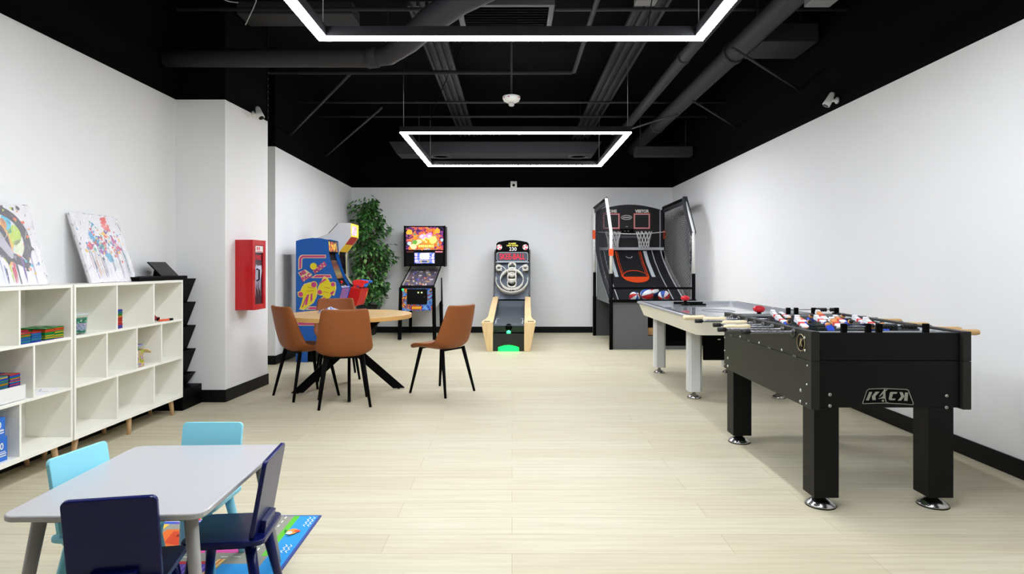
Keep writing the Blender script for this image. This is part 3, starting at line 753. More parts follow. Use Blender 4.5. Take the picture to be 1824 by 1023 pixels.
# ------------------------------------------------------------------ play rug
def rug():
    w, l = 0.86, 1.22
    t = thing('play_rug', 'colourful road-map play rug under the small grey table', 'rug', (-0.925, 3.055, 0), R(0.8))
    MB().box(-w, 0, -l, 0, 0.0, 0.007, mat('rug edging', (62, 82, 150), 0.9)).build('rug_binding', t, bevel=0.002)
    b = MB(); lv = [0.0072]
    def q(x0, x1, y0, y1, c, up=1):
        lv[0] += 0.00004
        b.poly([(x0, y0, lv[0]), (x1, y0, lv[0]), (x1, y1, lv[0]), (x0, y1, lv[0])], flat(c, 0.9))
    def pg(pts, c):
        lv[0] += 0.00004
        b.poly([(p[0], p[1], lv[0]) for p in pts], flat(c, 0.9))
    road = (148, 146, 132); blue = (44, 150, 218); green = (96, 190, 50); pink = (222, 84, 160); orange = (226, 110, 40)
    e = 0.012
    q(-w + e, -e, -l + e, -e, road)
    q(-0.10, -e, -l + e, -e, blue)
    q(-0.128, -0.10, -0.43, -e, green)
    # blocks
    q(-0.33, -0.20, -0.13, -e, (236, 160, 40)); q(-0.33, -0.20, -0.20, -0.13, (196, 60, 50)); q(-0.33, -0.19, -0.24, -0.20, green)
    pg([(-0.42, -0.40), (-0.20, -0.40), (-0.20, -0.26), (-0.33, -0.26)], pink)
    pg([(-0.66, -0.16), (-0.36, -0.16), (-0.50, -0.38), (-0.66, -0.36)], orange)
    pg([(-0.62, -0.18), (-0.45, -0.2), (-0.52, -0.33), (-0.6, -0.3)], (206, 70, 30))
    q(-w + e, -0.36, -0.035, -e, green); q(-w + e, -0.36, -0.10, -0.035, (52, 84, 190)); q(-w + e, -0.68, -0.40, -0.10, (238, 190, 60))
    for y in (-0.05, -0.07): q(-w + e, -0.37, y - 0.003, y + 0.003, (230, 230, 235))
    pg([(-0.62, -0.05), (-0.56, -0.035), (-0.56, -0.06)], (220, 60, 60)); pg([(-0.66, -0.085), (-0.58, -0.075), (-0.58, -0.095)], (220, 60, 60))
    q(-0.60, -0.30, -0.80, -0.50, (92, 70, 170)); q(-0.62, -0.28, -0.50, -0.475, (190, 50, 50)); q(-w + e, -0.66, -0.85, -0.5, (190, 60, 120))
    q(-0.26, -0.11, -0.85, -0.5, blue); q(-0.6, -0.3, -1.15, -0.88, green); q(-w + e, -0.66, -1.15, -0.92, orange); q(-0.26, -0.11, -1.15, -0.9, (238, 190, 60))
    for i in range(14): q(-0.595 + i * 0.021, -0.589 + i * 0.021, -0.79, -0.51, (140, 120, 205))
    # lane marks
    for i in range(9): q(-0.165, -0.159, -0.045 - i * 0.048, -0.022 - i * 0.048, (236, 236, 230))
    for i in range(9): q(-0.62 + i * 0.055, -0.592 + i * 0.055, -0.443, -0.437, (236, 236, 230))
    for i in range(6):
        cx, cy = -0.36 - i * 0.028, -0.2 - i * 0.038
        pg([(cx, cy), (cx + 0.012, cy + 0.018), (cx + 0.018, cy + 0.016), (cx + 0.006, cy - 0.002)], (236, 236, 230))
    pg([(-0.29, -0.46), (-0.26, -0.46), (-0.30, -0.86), (-0.33, -0.86)], (236, 196, 120)); pg([(-0.28, -0.46), (-0.272, -0.46), (-0.312, -0.86), (-0.32, -0.86)], (226, 120, 50))
    # wave marks and a little bird in a flying hat
    def zig(x, y, n):
        for k in range(n):
            for d in (0, 0.02):
                y0 = y - k * 0.016
                a, c = (x + d, x + d + 0.012) if k % 2 == 0 else (x + d + 0.012, x + d)
                pg([(a, y0), (a + 0.005, y0), (c + 0.005, y0 - 0.016), (c, y0 - 0.016)], (225, 240, 248))
    zig(-0.052, -0.03, 7); zig(-0.062, -0.33, 5); zig(-0.06, -0.62, 6); zig(-0.06, -0.95, 6)
    pg(arc(-0.075, -0.20, 0.024, 0, 360, 14, 0.032)[:-1], (235, 150, 60)); pg(arc(-0.085, -0.213, 0.014, 0, 360, 12, 0.016)[:-1], (190, 225, 235)); pg(arc(-0.055, -0.195, 0.015, 0, 360, 12, 0.013)[:-1], (215, 80, 50))
    pg([(-0.10, -0.19), (-0.115, -0.175), (-0.11, -0.21)], (40, 120, 70)); pg([(-0.075, -0.235), (-0.09, -0.25), (-0.065, -0.245)], (40, 100, 90))
    for (x, y, s, c) in ((-0.26, -0.33, 0.02, (150, 40, 110)), (-0.24, -0.09, 0.018, (245, 220, 60)), (-0.5, -0.25, 0.03, (240, 190, 60)), (-0.56, -0.22, 0.018, (150, 40, 20))):
        pg(blob(x, y, s, 9, random.Random(int(s * 900)), 1.3, 0.6), c)
    b.build('rug_print', t, fix=False)
rug()

# ------------------------------------------------------------------ kids' table and chairs
t = thing('kids_table', 'small grey play table with rounded corners and splayed legs', 'table', (-1.232, 2.226, 0), R(2))
KT = mat('grey table lacquer', (184, 184, 184), 0.3, coat=0.1)
KL = mat('grey table legs', (172, 170, 166), 0.4)
MB().prism(rrect(-0.298, 0.298, -0.367, 0.367, 0.045, 6), 'z', 0.461, 0.480, KT).build('tabletop', t, bevel=0.005, seg=3)
b = MB()
for a in ((-0.21, 0.21, -0.29, -0.27), (-0.21, 0.21, 0.27, 0.29), (-0.23, -0.21, -0.29, 0.29), (0.21, 0.23, -0.29, 0.29)):
    b.box(a[0], a[1], a[2], a[3], 0.428, 0.461, KL)
b.build('apron', t, bevel=0.003)
for sx in (-1, 1):
    for sy in (-1, 1):
        MB().tube([(sx * 0.225, sy * 0.285, 0.462), (sx * 0.285, sy * 0.335, 0.0)], [0.021, 0.015], KL, 18).build('leg', t)
def kids_chair(label, loc, rz, col, rough, group):
    m = mat('chair lacquer %d' % col[2], col, rough, coat=0.1, spec=0.3)
    t = thing('kids_chair', label, 'chair', loc, rz, group)
    MB().prism(rrect(-0.13, 0.13, -0.145, 0.13, 0.03, 5), 'z', 0.272, 0.29, m).build('seat', t, bevel=0.004, seg=3)
    # backrest: tilted board
    ang = R(10)
    M_ = T(0, -0.102, 0.29) @ Matrix.Rotation(ang, 4, 'X') @ FRONT
    b = MB(); b.M = M_
    b.prism(rrect(-0.126, 0.126, 0.0, 0.268, 0.018, 4), 'z', -0.008, 0.008, m)
    b.build('backrest', t, bevel=0.003, seg=3)
    b = MB(); b.M = M_
    b.box(-0.062, 0.062, 0.001, 0.045, 0.008, 0.028, m)
    br = b.build('back_bracket', t, bevel=0.002)
    for x in (-0.048, 0.048):
        b = MB(); b.M = M_
        b.lathe([(0.004, 0.028), (0.004, 0.0295), (0.0, 0.0295)], (x, 0.022, 0), STEEL, 10)
        b.build('screw', br)
    b = MB()
    for sx in (-1, 1): b.box(sx * 0.085 - 0.02, sx * 0.085 + 0.02, -0.11, 0.1, 0.255, 0.272, m)
    b.build('seat_rail', t, bevel=0.002)
    for sx in (-1, 1):
        for sy in (-1, 1):
            MB().tube([(sx * 0.088, sy * 0.09, 0.262), (sx * 0.128, sy * 0.135 - 0.005, 0.0)], [0.019, 0.014], m, 16).build('leg', t)
    return t
NAVY = (12, 21, 84); SKY = (150, 228, 246)
kids_chair('navy kids chair seen from behind at the near end of the small table', (-1.18, 1.945, 0), R(11), NAVY, 0.3, None)
kids_chair('navy kids chair turned sideways at the long table side, standing on the rug', (-0.997, 2.235, 0), R(96), NAVY, 0.3, None)
kids_chair('light blue kids chair on the bookcase side of the small table', (-1.424, 2.25, 0), R(-99), SKY, 0.35, None)
kids_chair('light blue kids chair at the far end of the small table', (-1.269, 2.525, 0), R(180), SKY, 0.35, None)

# ------------------------------------------------------------------ round dining table and brown chairs
OAK = wood('oak tabletop', (226, 190, 132), (208, 168, 108), 'X', 3, 0.35)
OAKE = mat('oak edge band', (214, 166, 96), 0.4)
t = thing('dining_table', 'round oak table on crossed flat black legs', 'table', (-1.58, 6.1, 0), R(14.5))
b = MB().prism(arc(0, 0, 0.6, 0, 360, 72)[:-1], 'z', 0.712, 0.752, OAK, OAKE)
b.build('tabletop', t, bevel=0.003)
for k in range(4):
    b = MB(); b.M = rotz2(k * PI / 2)
    b.prism([(0.42, 0.008), (0.535, 0.008), (-0.225, 0.712), (-0.345, 0.712)], 'y', -0.014, 0.014, BLACK)
    b.build('leg', t, bevel=0.002)
MB().lathe([(0.34, 0.700), (0.34, 0.712)], (0, 0, 0), BLACK, 32).build('mounting_plate', t)
b = MB()
for k in range(4): b.lathe([(0.012, 0), (0.012, 0.009)], (0.475 * math.cos(k * PI / 2), 0.475 * math.sin(k * PI / 2), 0), BLACKM, 12)
b.build('floor_glide', t)

LEATHER = mat('tan leather', (146, 84, 42), 0.5, spec=0.3, vary=0.12, vscale=9, bump=0.05, bscale=240)
def dining_chair(label, loc, rz):
    t = thing('dining_chair', label, 'chair', loc, rz, 'tan bucket chairs with black legs')
    prof = [(0.235, 0.428), (0.228, 0.447), (0.20, 0.458), (0.12, 0.452), (0.02, 0.440), (-0.07, 0.435), (-0.135, 0.442), (-0.18, 0.47), (-0.205, 0.52), (-0.225, 0.59), (-0.245, 0.68), (-0.262, 0.77), (-0.272, 0.83), (-0.275, 0.848)]
    hw = [0.19, 0.205, 0.216, 0.23, 0.24, 0.246, 0.248, 0.247, 0.242, 0.234, 0.222, 0.21, 0.20, 0.186]
    curl = [0.0, 0.002, 0.008, 0.024, 0.042, 0.062, 0.078, 0.086, 0.085, 0.076, 0.062, 0.05, 0.042, 0.036]
    nx = 9; vs = []
    for i, (y, z) in enumerate(prof):
        p0 = prof[max(i - 1, 0)]; p1 = prof[min(i + 1, len(prof) - 1)]
        dy, dz = p1[0] - p0[0], p1[1] - p0[1]; L = math.hypot(dy, dz)
        ny, nz = -dz / L, dy / L       # side the sitter is on
        if i > 6: pass
        ny, nz = (dz / L, -dy / L)
        for j in range(nx):
            s_ = -1 + 2 * j / (nx - 1)
            c = curl[i] * abs(s_) ** 3
            vs.append((hw[i] * s_ * (1 - 0.02 * abs(s_) ** 3), y + ny * c, z + nz * c))
    fs = [(i * nx + j, i * nx + j + 1, (i + 1) * nx + j + 1, (i + 1) * nx + j) for i in range(len(prof) - 1) for j in range(nx - 1)]
    MB().add(vs, fs, LEATHER, True).build('seat_shell', t, solid=0.036, subsurf=2)
    b = MB()
    b.bar((-0.15, 0.14, 0.43), (0.15, 0.14, 0.43), 0.025, 0.012, BLACK).bar((-0.15, -0.13, 0.423), (0.15, -0.13, 0.423), 0.025, 0.012, BLACK)
    b.bar((-0.0, 0.14, 0.43), (0.0, -0.13, 0.423), 0.05, 0.012, BLACK)
    b.build('seat_frame', t)
    for sx in (-1, 1):
        for y0, y1 in ((0.14, 0.222), (-0.13, -0.222)):
            MB().tube([(sx * 0.15, y0, 0.436), (sx * 0.213, y1, 0.0)], [0.0185, 0.0115], BLACK, 14).build('leg', t)
    return t
dc = dining_chair('tan bucket chair with its back turned to the viewer, in front of the round table', (-1.485, 5.555, 0), R(17))
dup(dc, (-1.93, 5.895, 0), R(-46.2), 'tan bucket chair between the pillar and the round table')
dup(dc, (-1.905, 6.86, 0), R(-160), 'tan bucket chair behind the round table, only its back top showing')
dup(dc, (-0.67, 6.06, 0), R(55.2), 'tan bucket chair pulled away from the round table, standing alone')

BAG = mat('thin white plastic', (232, 236, 246), 0.25, alpha=0.9)
BAGB = mat('blue print on plastic', (110, 140, 215), 0.3)
def bag(label, loc, rz, sx, sy, sz, seed):
    rr = random.Random(seed); n = 18; k = 9; vs = []; fs = []
    for i in range(k + 1):
        f = i / k
        for j in range(n):
            q = 2 * PI * j / n
            rad = (math.sin(PI * min(f * 0.55 + 0.45, 1.0)) + 0.02) * (0.75 + 0.5 * rr.random())
            vs.append((sx * rad * math.cos(q), sy * rad * math.sin(q), max(0.0015, sz * f * (0.6 + 0.6 * rr.random()))))
    for i in range(k):
        for j in range(n):
            fs.append((i * n + j, i * n + (j + 1) % n, (i + 1) * n + (j + 1) % n, (i + 1) * n + j))
    b = MB(); m2 = []
    for f_ in fs:
        b.add([vs[a] for a in f_], [(0, 1, 2, 3)], BAGB if rr.random() < 0.22 else BAG, True)
    b.add(vs, [list(range(k * n, k * n + n))], BAG)
    o = b.build('plastic_bag'); o.location = loc; o.rotation_euler = (0, 0, rz)
    return tag(o, label, 'bag', 'crumpled plastic bags')
bag('crumpled white and blue plastic bag on the round table', (-1.78, 6.16, 0.752), R(-12), 0.12, 0.07, 0.055, 4)
bag('crumpled pale plastic bag on the seat of the chair behind the round table', (-1.93, 6.76, 0.474), R(30), 0.13, 0.08, 0.05, 9)

# ------------------------------------------------------------------ ficus
def ficus():
    t = thing('potted_ficus', 'leafy green ficus tree in a tapered black pot in the corner', 'plant', (-2.52, 11.08, 0))
    b = MB()
    for a, c, z0, z1 in ((0.105, 0.17, 0.0, 0.50), (0.182, 0.182, 0.47, 0.515)):
        b.add([(-a, -a, z0), (a, -a, z0), (a, a, z0), (-a, a, z0), (-c, -c, z1), (c, -c, z1), (c, c, z1), (-c, c, z1)], [(0, 3, 2, 1), (4, 5, 6, 7), (0, 1, 5, 4), (1, 2, 6, 5), (2, 3, 7, 6), (3, 0, 4, 7)], mat('black pot', (20, 20, 21), 0.4))
    p = b.build('pot', t, bevel=0.006)
    MB().box(-0.16, 0.16, -0.16, 0.16, 0.50, 0.518, mat('dark soil', (40, 32, 26), 0.95)).build('soil', p)
    rr = random.Random(12)
    bark = mat('ficus bark', (92, 74, 56), 0.8)
    b = MB()
    b.tube([(0, 0, 0.5), (0.015, 0, 0.9), (-0.01, 0.02, 1.3), (0.02, 0, 1.8), (0.03, 0, 2.2)], [0.024, 0.021, 0.017, 0.012, 0.004], bark, 10)
    b.tube([(0.01, 0, 0.5), (-0.03, 0.01, 1.0), (0.03, -0.02, 1.5), (0.0, 0, 2.0)], [0.018, 0.015, 0.01, 0.004], bark, 8)
    tips = []
    prof = [(0.62, 0.20), (0.78, 0.24), (0.95, 0.30), (1.2, 0.34), (1.45, 0.34), (1.65, 0.34), (1.85, 0.30), (2.0, 0.24), (2.12, 0.20), (2.24, 0.13), (2.32, 0.07)]
    def rad(z):
        for (a, r0), (c, r1) in zip(prof, prof[1:]):
            if a <= z <= c: return r0 + (r1 - r0) * (z - a) / (c - a)
        return 0.05
    for i in range(90):
        z = 0.62 + 1.65 * (i / 90.0); a = rr.uniform(0, 2 * PI); r = rad(min(z + 0.05, 2.3)) * rr.uniform(0.6, 1.05)
        tips.append((r * math.cos(a), r * math.sin(a), z + 0.05))
    tips += [(0.40, -0.05, 1.42), (0.46, -0.1, 1.36), (0.44, -0.1, 1.45), (0.36, -0.1, 1.92), (0.32, -0.1, 1.86), (-0.22, -0.08, 2.26), (-0.28, -0.1, 2.3), (0.06, -0.05, 2.32), (0.12, -0.08, 2.26), (0.25, -0.2, 0.72), (0.2, -0.25, 0.66), (-0.12, -0.25, 0.66)]
    tips = [(min(max(x, -0.36), 0.7), min(y, 0.26), z) for x, y, z in tips]
    for x, y, z in tips:
        b.tube([(0.01, 0, max(0.55, z - 0.25)), (x * 0.5, y * 0.5, z - 0.05), (x, y, z)], [0.006, 0.004, 0.002], bark, 5)
    b.build('stem', t)
    gs = [mat('ficus leaf dark', (34, 78, 30), 0.45), mat('ficus leaf', (62, 116, 48), 0.42), mat('ficus leaf light', (122, 168, 92), 0.42)]
    b = MB()
    for x, y, z in tips:
        for k in range(24):
            f = rr.uniform(0.35, 1.12); lx = x * f + rr.gauss(0, 0.045); ly = y * f + rr.gauss(0, 0.045); lz = z + rr.gauss(-0.02, 0.06)
            if lx < -0.36 or ly > 0.29: continue
            L = rr.uniform(0.06, 0.10); W = L * 0.29
            a = math.atan2(ly, lx) + rr.gauss(0, 0.8); dr = rr.uniform(-1.2, 0.1)
            M_ = T(lx, ly, lz) @ Matrix.Rotation(a, 4, 'Z') @ Matrix.Rotation(-dr, 4, 'Y') @ Matrix.Rotation(rr.gauss(0, 0.5), 4, 'X')
            v = [(0, 0, 0), (L * 0.3, W, -0.006), (L * 0.65, W * 0.8, -0.01), (L, 0, -0.02), (L * 0.65, -W * 0.8, -0.01), (L * 0.3, -W, -0.006), (L * 0.35, 0, 0.004), (L * 0.7, 0, -0.004)]
            v = [tuple(M_ @ Vector(p)) for p in v]
            if max(p[0] for p in v) > 9 or min(p[0] for p in v) < -0.375 or max(p[1] for p in v) > 0.30: continue
            b.add(v, [(0, 6, 1), (6, 7, 2, 1), (7, 3, 2), (0, 5, 6), (5, 4, 7, 6), (4, 3, 7)], rr.choice([gs[0], gs[0], gs[1], gs[1], gs[2]]))
    b.build('foliage', t, fix=False)
ficus()

# ------------------------------------------------------------------ arcade cabinets
def px_prof(pts, Y):
    return [((u - CX) / FOC * Y, max(0.0, CAMH - (v - CY) / FOC * Y)) for u, v in pts]
def cabinet_blue():
    Y0, Y1 = 7.92, 8.37; rx, ry = -2.45, 8.145
    t = thing('arcade_cabinet', 'blue arcade cabinet with yellow and pink side art by the left wall', 'arcade cabinet', (rx, ry, 0))
    O = T(-rx, -ry, 0)
    BL = mat('arcade blue', (24, 98, 186), 0.4)
    side = px_prof([(527, 646), (527, 429.5), (533, 427.6), (540, 426), (556, 424), (572, 424.7), (584.6, 427.5), (586, 450), (588.5, 462), (593, 477), (600, 496), (607.5, 510.5), (609, 514), (602, 537), (590, 552), (571, 566), (571, 622), (548, 622), (548, 646)], Y0)
    inn = px_prof([(528, 645), (528, 431), (583, 428.5), (584.5, 449.5), (580, 452), (583, 463), (588, 478), (596, 498), (604, 511.5), (607, 514), (600.5, 536), (588, 551), (569.5, 564), (569.5, 621), (562, 622), (562, 645)], Y0)
    for a, c in ((Y0, Y0 + 0.016), (Y1 - 0.016, Y1)):
        b = MB(); b.M = O; b.prism(side, 'y', a, c, BL, BLACK); b.build('side_panel', t, bevel=0.0015)
    b = MB(); b.M = O; b.prism(inn, 'y', Y0 + 0.016, Y1 - 0.016, BLACK); b.build('cabinet_body', t)
    # marquee, screen, deck art
    def strip(name, p, q, y0, y1, m, off=0.003, par=t):
        (xa, za), (xb, zb) = px_prof([p, q], Y0)
        n = Vector((zb - za, 0, -(xb - xa))); n = n.normalized()
        if n.x < 0: n = -n
        b = MB(); b.M = O
        pts = [(xa, y0, za), (xa, y1, za), (xb, y1, zb), (xb, y0, zb)]
        b.add([tuple(Vector(p_) + n * 0.0005) for p_ in pts] + [tuple(Vector(p_) + n * off) for p_ in pts], [(0, 1, 2, 3), (7, 6, 5, 4), (0, 4, 5, 1), (1, 5, 6, 2), (2, 6, 7, 3), (3, 7, 4, 0)], m)
        return b.build(name, par)
    strip('marquee', (583.4, 430), (584.4, 448), Y0 + 0.03, Y1 - 0.03, art('blue cabinet marquee print', [(235, 235, 230), (230, 190, 40), (20, 20, 24), (20, 20, 24), (225, 90, 40), (230, 190, 40)], 11, 0.2, distort=0.6))
    strip('screen', (584.6, 464), (597, 497), Y0 + 0.07, Y1 - 0.07, BLACKG, 0.004)
    dk = strip('control_panel', (606.6, 514.6), (601, 535), Y0 + 0.018, Y1 - 0.018, art('deck print', [(60, 100, 190), (120, 100, 180), (70, 110, 190), (190, 70, 80), (60, 90, 180)], 14, distort=1.2), 0.004)
    (xa, za), = px_prof([(605, 512)], Y0)
    b = MB(); b.M = O; b.box(xa - 0.05, xa + 0.012, Y0 + 0.017, Y1 - 0.017, za - 0.012, za + 0.003, flat((150, 150, 200))); b.build('deck_top', t)
    jy = Y0 + 0.12
    b = MB(); b.M = O; b.tube([(xa - 0.012, jy, za), (xa - 0.01, jy, za + 0.05)], 0.006, CHROME, 8).lathe([(0.022, 0), (0.018, 0.008)], (xa - 0.012, jy, za + 0.003), WHITEP, 16).ball((xa - 0.01, jy, za + 0.062), 0.019, RED); b.build('joystick', t)
    b = MB(); b.M = O
    for k in range(3): b.lathe([(0.014, 0), (0.014, 0.01), (0.01, 0.012)], (xa - 0.02, jy + 0.11 + 0.05 * k, za + 0.003), WHITEP, 14)
    b.build('push_button', t)
    # side artwork on the near panel
    PK = flat((206, 66, 132)); YE = flat((240, 222, 40)); CRM = flat((238, 214, 150)); DK = flat((30, 26, 40))
    b = MB(); b.M = O; yy = [Y0 - 0.0004]
    def pz(pts, m):
        yy[0] -= 0.00015
        b.poly([(x, yy[0], z) for x, z in px_prof(pts, Y0)], m)
    def za_(p): return (515 + p[0] / 6.82, 380 + p[1] / 6.82)
    def zb_(p): return (510 + p[0] / 6.394, 480 + p[1] / 6.394)
    pz([za_(p) for p in ((112, 692), (112, 570), (118, 540), (135, 515), (160, 505), (447, 505), (447, 546), (178, 546), (160, 560), (157, 668))], CRM)
    pz([za_(p) for p in ((122, 680), (122, 572), (128, 548), (142, 525), (162, 513), (438, 513), (438, 538), (172, 538), (150, 556), (147, 664))], PK)
    pz([za_(p) for p in ((262, 788), (322, 744), (502, 744), (524, 788))], CRM); pz([za_(p) for p in ((288, 780), (328, 752), (496, 752), (510, 780))], PK)
    pz([zb_(p) for p in ((218, 462), (262, 422), (400, 422), (400, 462))], CRM); pz([zb_(p) for p in ((242, 456), (268, 430), (400, 430), (400, 456))], PK)
    pz([zb_(p) for p in ((128, 598), (205, 598), (235, 606), (385, 606), (385, 642), (128, 642))], CRM); pz([zb_(p) for p in ((134, 605), (205, 605), (232, 613), (385, 613), (385, 635), (134, 635))], PK)
    for k in range(7): pz([zb_(p) for p in ((215 + 24 * k, 612), (228 + 24 * k, 588), (234 + 24 * k, 588), (221 + 24 * k, 612))], flat((150, 190, 225)))
    pz([zb_(p) for p in ((525, 380), (525, 335), (545, 352), (565, 325), (565, 372))], CRM); pz([zb_(p) for p in ((532, 374), (532, 350), (546, 362), (558, 342), (558, 368))], PK)
    # lettering blocks
    for pts in (((108, 722), (195, 682), (285, 745), (178, 832)), ((288, 700), (430, 588), (458, 632), (318, 735))):
        pz([za_(p) for p in pts], CRM)
    rr = random.Random(21)
    def blobs(pts, c, m, g):
        cx = sum(p[0] for p in pts) / len(pts); cy = sum(p[1] for p in pts) / len(pts)
        pz([zb_((cx + (p[0] - cx) * g, cy + (p[1] - cy) * g)) for p in pts], m)
    # plain swooshes and rosettes standing in for the picture
    s1 = [(205, 170), (270, 150), (330, 165), (352, 230), (345, 310), (310, 380), (240, 430), (205, 462), (150, 452), (170, 400), (190, 330), (180, 290), (135, 300), (130, 262), (165, 245), (180, 205)]
    s2 = [(405, 130), (430, 80), (470, 100), (500, 150), (560, 150), (568, 215), (545, 300), (520, 290), (490, 325), (465, 372), (400, 372), (395, 330), (430, 300), (390, 296), (358, 270), (365, 200)]
    for sw in (s1, s2):
        blobs(sw, None, CRM, 1.03); blobs(sw, None, YE, 0.95)
    for (x, y, r) in ((315, 175, 34), (165, 285, 30), (532, 172, 26), (382, 260, 28)):
        pz([zb_(p) for p in arc(x, y, r + 6, 0, 360, 14)[:-1]], YE); pz([zb_((x + r * (0.85 + 0.15 * (k % 2)) * math.cos(k * PI / 8), y + r * (0.85 + 0.15 * (k % 2)) * math.sin(k * PI / 8))) for k in range(16)], PK)
    for pts in (((235, 290), (262, 285), (238, 400), (212, 412)), ((280, 280), (300, 272), (298, 350), (276, 372)), ((225, 315), (240, 312), (190, 432), (176, 436)), ((405, 330), (440, 318), (455, 350), (425, 366)), ((500, 270), (540, 240), (548, 262), (515, 298)), ((370, 160), (440, 105), (460, 118), (385, 165))):
        pz([zb_(p) for p in pts], PK)
    # loose strokes only: no face is drawn
    for pts in (((250, 200), (320, 215), (322, 222), (250, 208)), ((440, 200), (500, 215), (500, 222), (440, 208)), ((240, 245), (310, 240), (310, 248), (240, 252)), ((425, 250), (485, 262), (483, 269), (424, 257))):
        pz([zb_(p) for p in pts], flat((214, 150, 40)))
    def word(s, c, size, deg, m):
        (x, z), = px_prof([za_(c)], Y0)
        yy[0] -= 0.0002
        b.text(s, size, T(x, yy[0], z) @ FRONT @ rotz2(R(deg)), m, 0, 0.004)
    word('MS', (168, 728), 0.062, 28, PK); word('PAC', (213, 782), 0.072, 30, PK); word('MAN', (375, 662), 0.082, 36, PK)
    pz([za_(p) for p in arc(298, 645, 42, 20, 340, 14)], YE)
    b.build('side_artwork', t, fix=False)
cabinet_blue()

def cabinet_guns():
    Y0, Y1 = 8.60, 9.03; rx, ry = -2.4, 8.8
    t = thing('arcade_cabinet', 'white-topped arcade cabinet with a red control box, behind the blue one', 'arcade cabinet', (rx, ry, 0))
    O = T(-rx, -ry, 0)
    GW = mat('pale grey cabinet side', (214, 214, 214), 0.5); YEL = mat('yellow edge trim', (236, 214, 60), 0.4)
    side = px_prof([(543, 632), (543, 430), (571, 421.5), (586, 416), (597, 404), (603, 397.3), (625, 397.5), (625, 422), (604, 449.5), (602, 470), (603, 490), (612, 505), (622.7, 512), (643, 516), (640.7, 527), (633.6, 545), (618, 545), (606, 560), (606, 632)], Y0)
    inn = [(x - 0.02, z - 0.004) for x, z in side]
    inn = [(x, max(0, z)) for x, z in inn]
    for a, c in ((Y0, Y0 + 0.016), (Y1 - 0.016, Y1)):
        b = MB(); b.M = O; b.prism(side, 'y', a, c, GW, YEL); b.build('side_panel', t)
    b = MB(); b.M = O; b.prism(inn, 'y', Y0 + 0.016, Y1 - 0.016, BLACK); b.build('cabinet_body', t)
    def strip(name, p, q, m, off=0.006, y0=Y0 + 0.017, y1=Y1 - 0.017):
        (xa, za), (xb, zb) = px_prof([p, q], Y0)
        n = Vector((zb - za, 0, -(xb - xa))).normalized()
        if n.x < 0: n = -n
        pts = [Vector((xa, y0, za)), Vector((xa, y1, za)), Vector((xb, y1, zb)), Vector((xb, y0, zb))]
        b = MB(); b.M = O
        b.add([tuple(p_ - n * 0.014) for p_ in pts] + [tuple(p_ + n * (off - 0.008)) for p_ in pts], [(0, 1, 2, 3), (7, 6, 5, 4), (0, 4, 5, 1), (1, 5, 6, 2), (2, 6, 7, 3), (3, 7, 4, 0)], m)
        return b.build(name, t)
    YP = mat('yellow marquee', (240, 220, 60), 0.4, emit=(240, 220, 60), power=0.15)
    mq = strip('marquee', (625, 398), (625, 421.5), YP, 0.008)
    (xa, za), (xb, zb) = px_prof([(625, 402), (625, 419)], Y0)
    b = MB(); b.M = O; b.box(xa + 0.0005, xa + 0.003, Y0 + 0.05, Y1 - 0.12, zb, za, art('marquee panel print', [(235, 235, 240), (150, 120, 190), (240, 240, 240), (220, 90, 150), (235, 235, 240), (90, 110, 190)], 18, 0.2, distort=0.5)); b.build('marquee_art', mq)
    strip('speaker_panel', (624.5, 423), (615, 435), mat('dark red panel', (186, 36, 34), 0.4))
    lp = strip('lower_panel', (614.5, 436), (604.5, 449), flat((232, 190, 40)))
    strip('screen', (603, 456), (604, 489), BLACKG, 0.004, Y0 + 0.05, Y1 - 0.05)
    DR = mat('red control box', (206, 26, 18), 0.35)
    box = px_prof([(616, 510.5), (622.7, 511.5), (643.6, 515.6), (641.4, 527), (634.2, 545.5), (616, 545.5)], Y0)
    for a, c in ((Y0 - 0.004, Y0), (Y1, Y1 + 0.004)):
        b = MB(); b.M = O; b.prism(box, 'y', a, c, DR, YEL); b.build('control_side', t)
    strip('control_front', (643.2, 516.4), (634, 545), DR, 0.012)
    strip('control_top', (622.7, 511.8), (643, 515.8), mat('red deck top', (190, 30, 30), 0.4), 0.011)
    (x0, z0), = px_prof([(643, 517)], Y0)
    b = MB(); b.M = O
    for k in range(2): b.box(x0 - 0.055, x0 - 0.025, Y0 + 0.1 + 0.17 * k, Y0 + 0.16 + 0.17 * k, z0 - 0.005, z0 + 0.03, BLACK)
    b.build('gun_holster', t)
    return x0, z0
gx, gz = cabinet_guns()
def light_gun(label, col, loc, rz):
    m = mat('gun plastic %d' % col[0], col, 0.3)
    t = thing('light_gun', label, 'toy gun', loc, rz, 'arcade light guns')
    MB().prism([(-0.10, 0.055), (-0.085, 0.025), (-0.02, 0.02), (0.0, -0.005), (0.045, -0.005), (0.055, 0.03), (0.075, 0.05), (0.07, 0.09), (0.03, 0.10), (-0.03, 0.105), (-0.09, 0.095)], 'y', -0.024, 0.024, m).build('gun_body', t, bevel=0.008, seg=3)
    MB().tube([(0.07, 0, 0.072), (0.115, 0, 0.072)], [0.02, 0.016], m, 14).build('barrel', t)
    MB().prism([(-0.085, 0.04), (-0.045, 0.03), (-0.06, -0.022), (-0.10, -0.018)], 'y', -0.016, 0.016, m).build('grip', t, bevel=0.006)
    MB().tube([(-0.045, 0, 0.03), (-0.035, 0, 0.0), (-0.005, 0, 0.0), (0.0, 0, 0.02)], 0.004, m, 8).build('trigger_guard', t)
light_gun('red light gun resting on the red control box', (214, 26, 28), (gx - 0.045, 8.72, gz + 0.036), R(20))
light_gun('blue light gun resting on the red control box behind the red gun', (36, 112, 206), (gx - 0.03, 8.90, gz + 0.036), R(15))
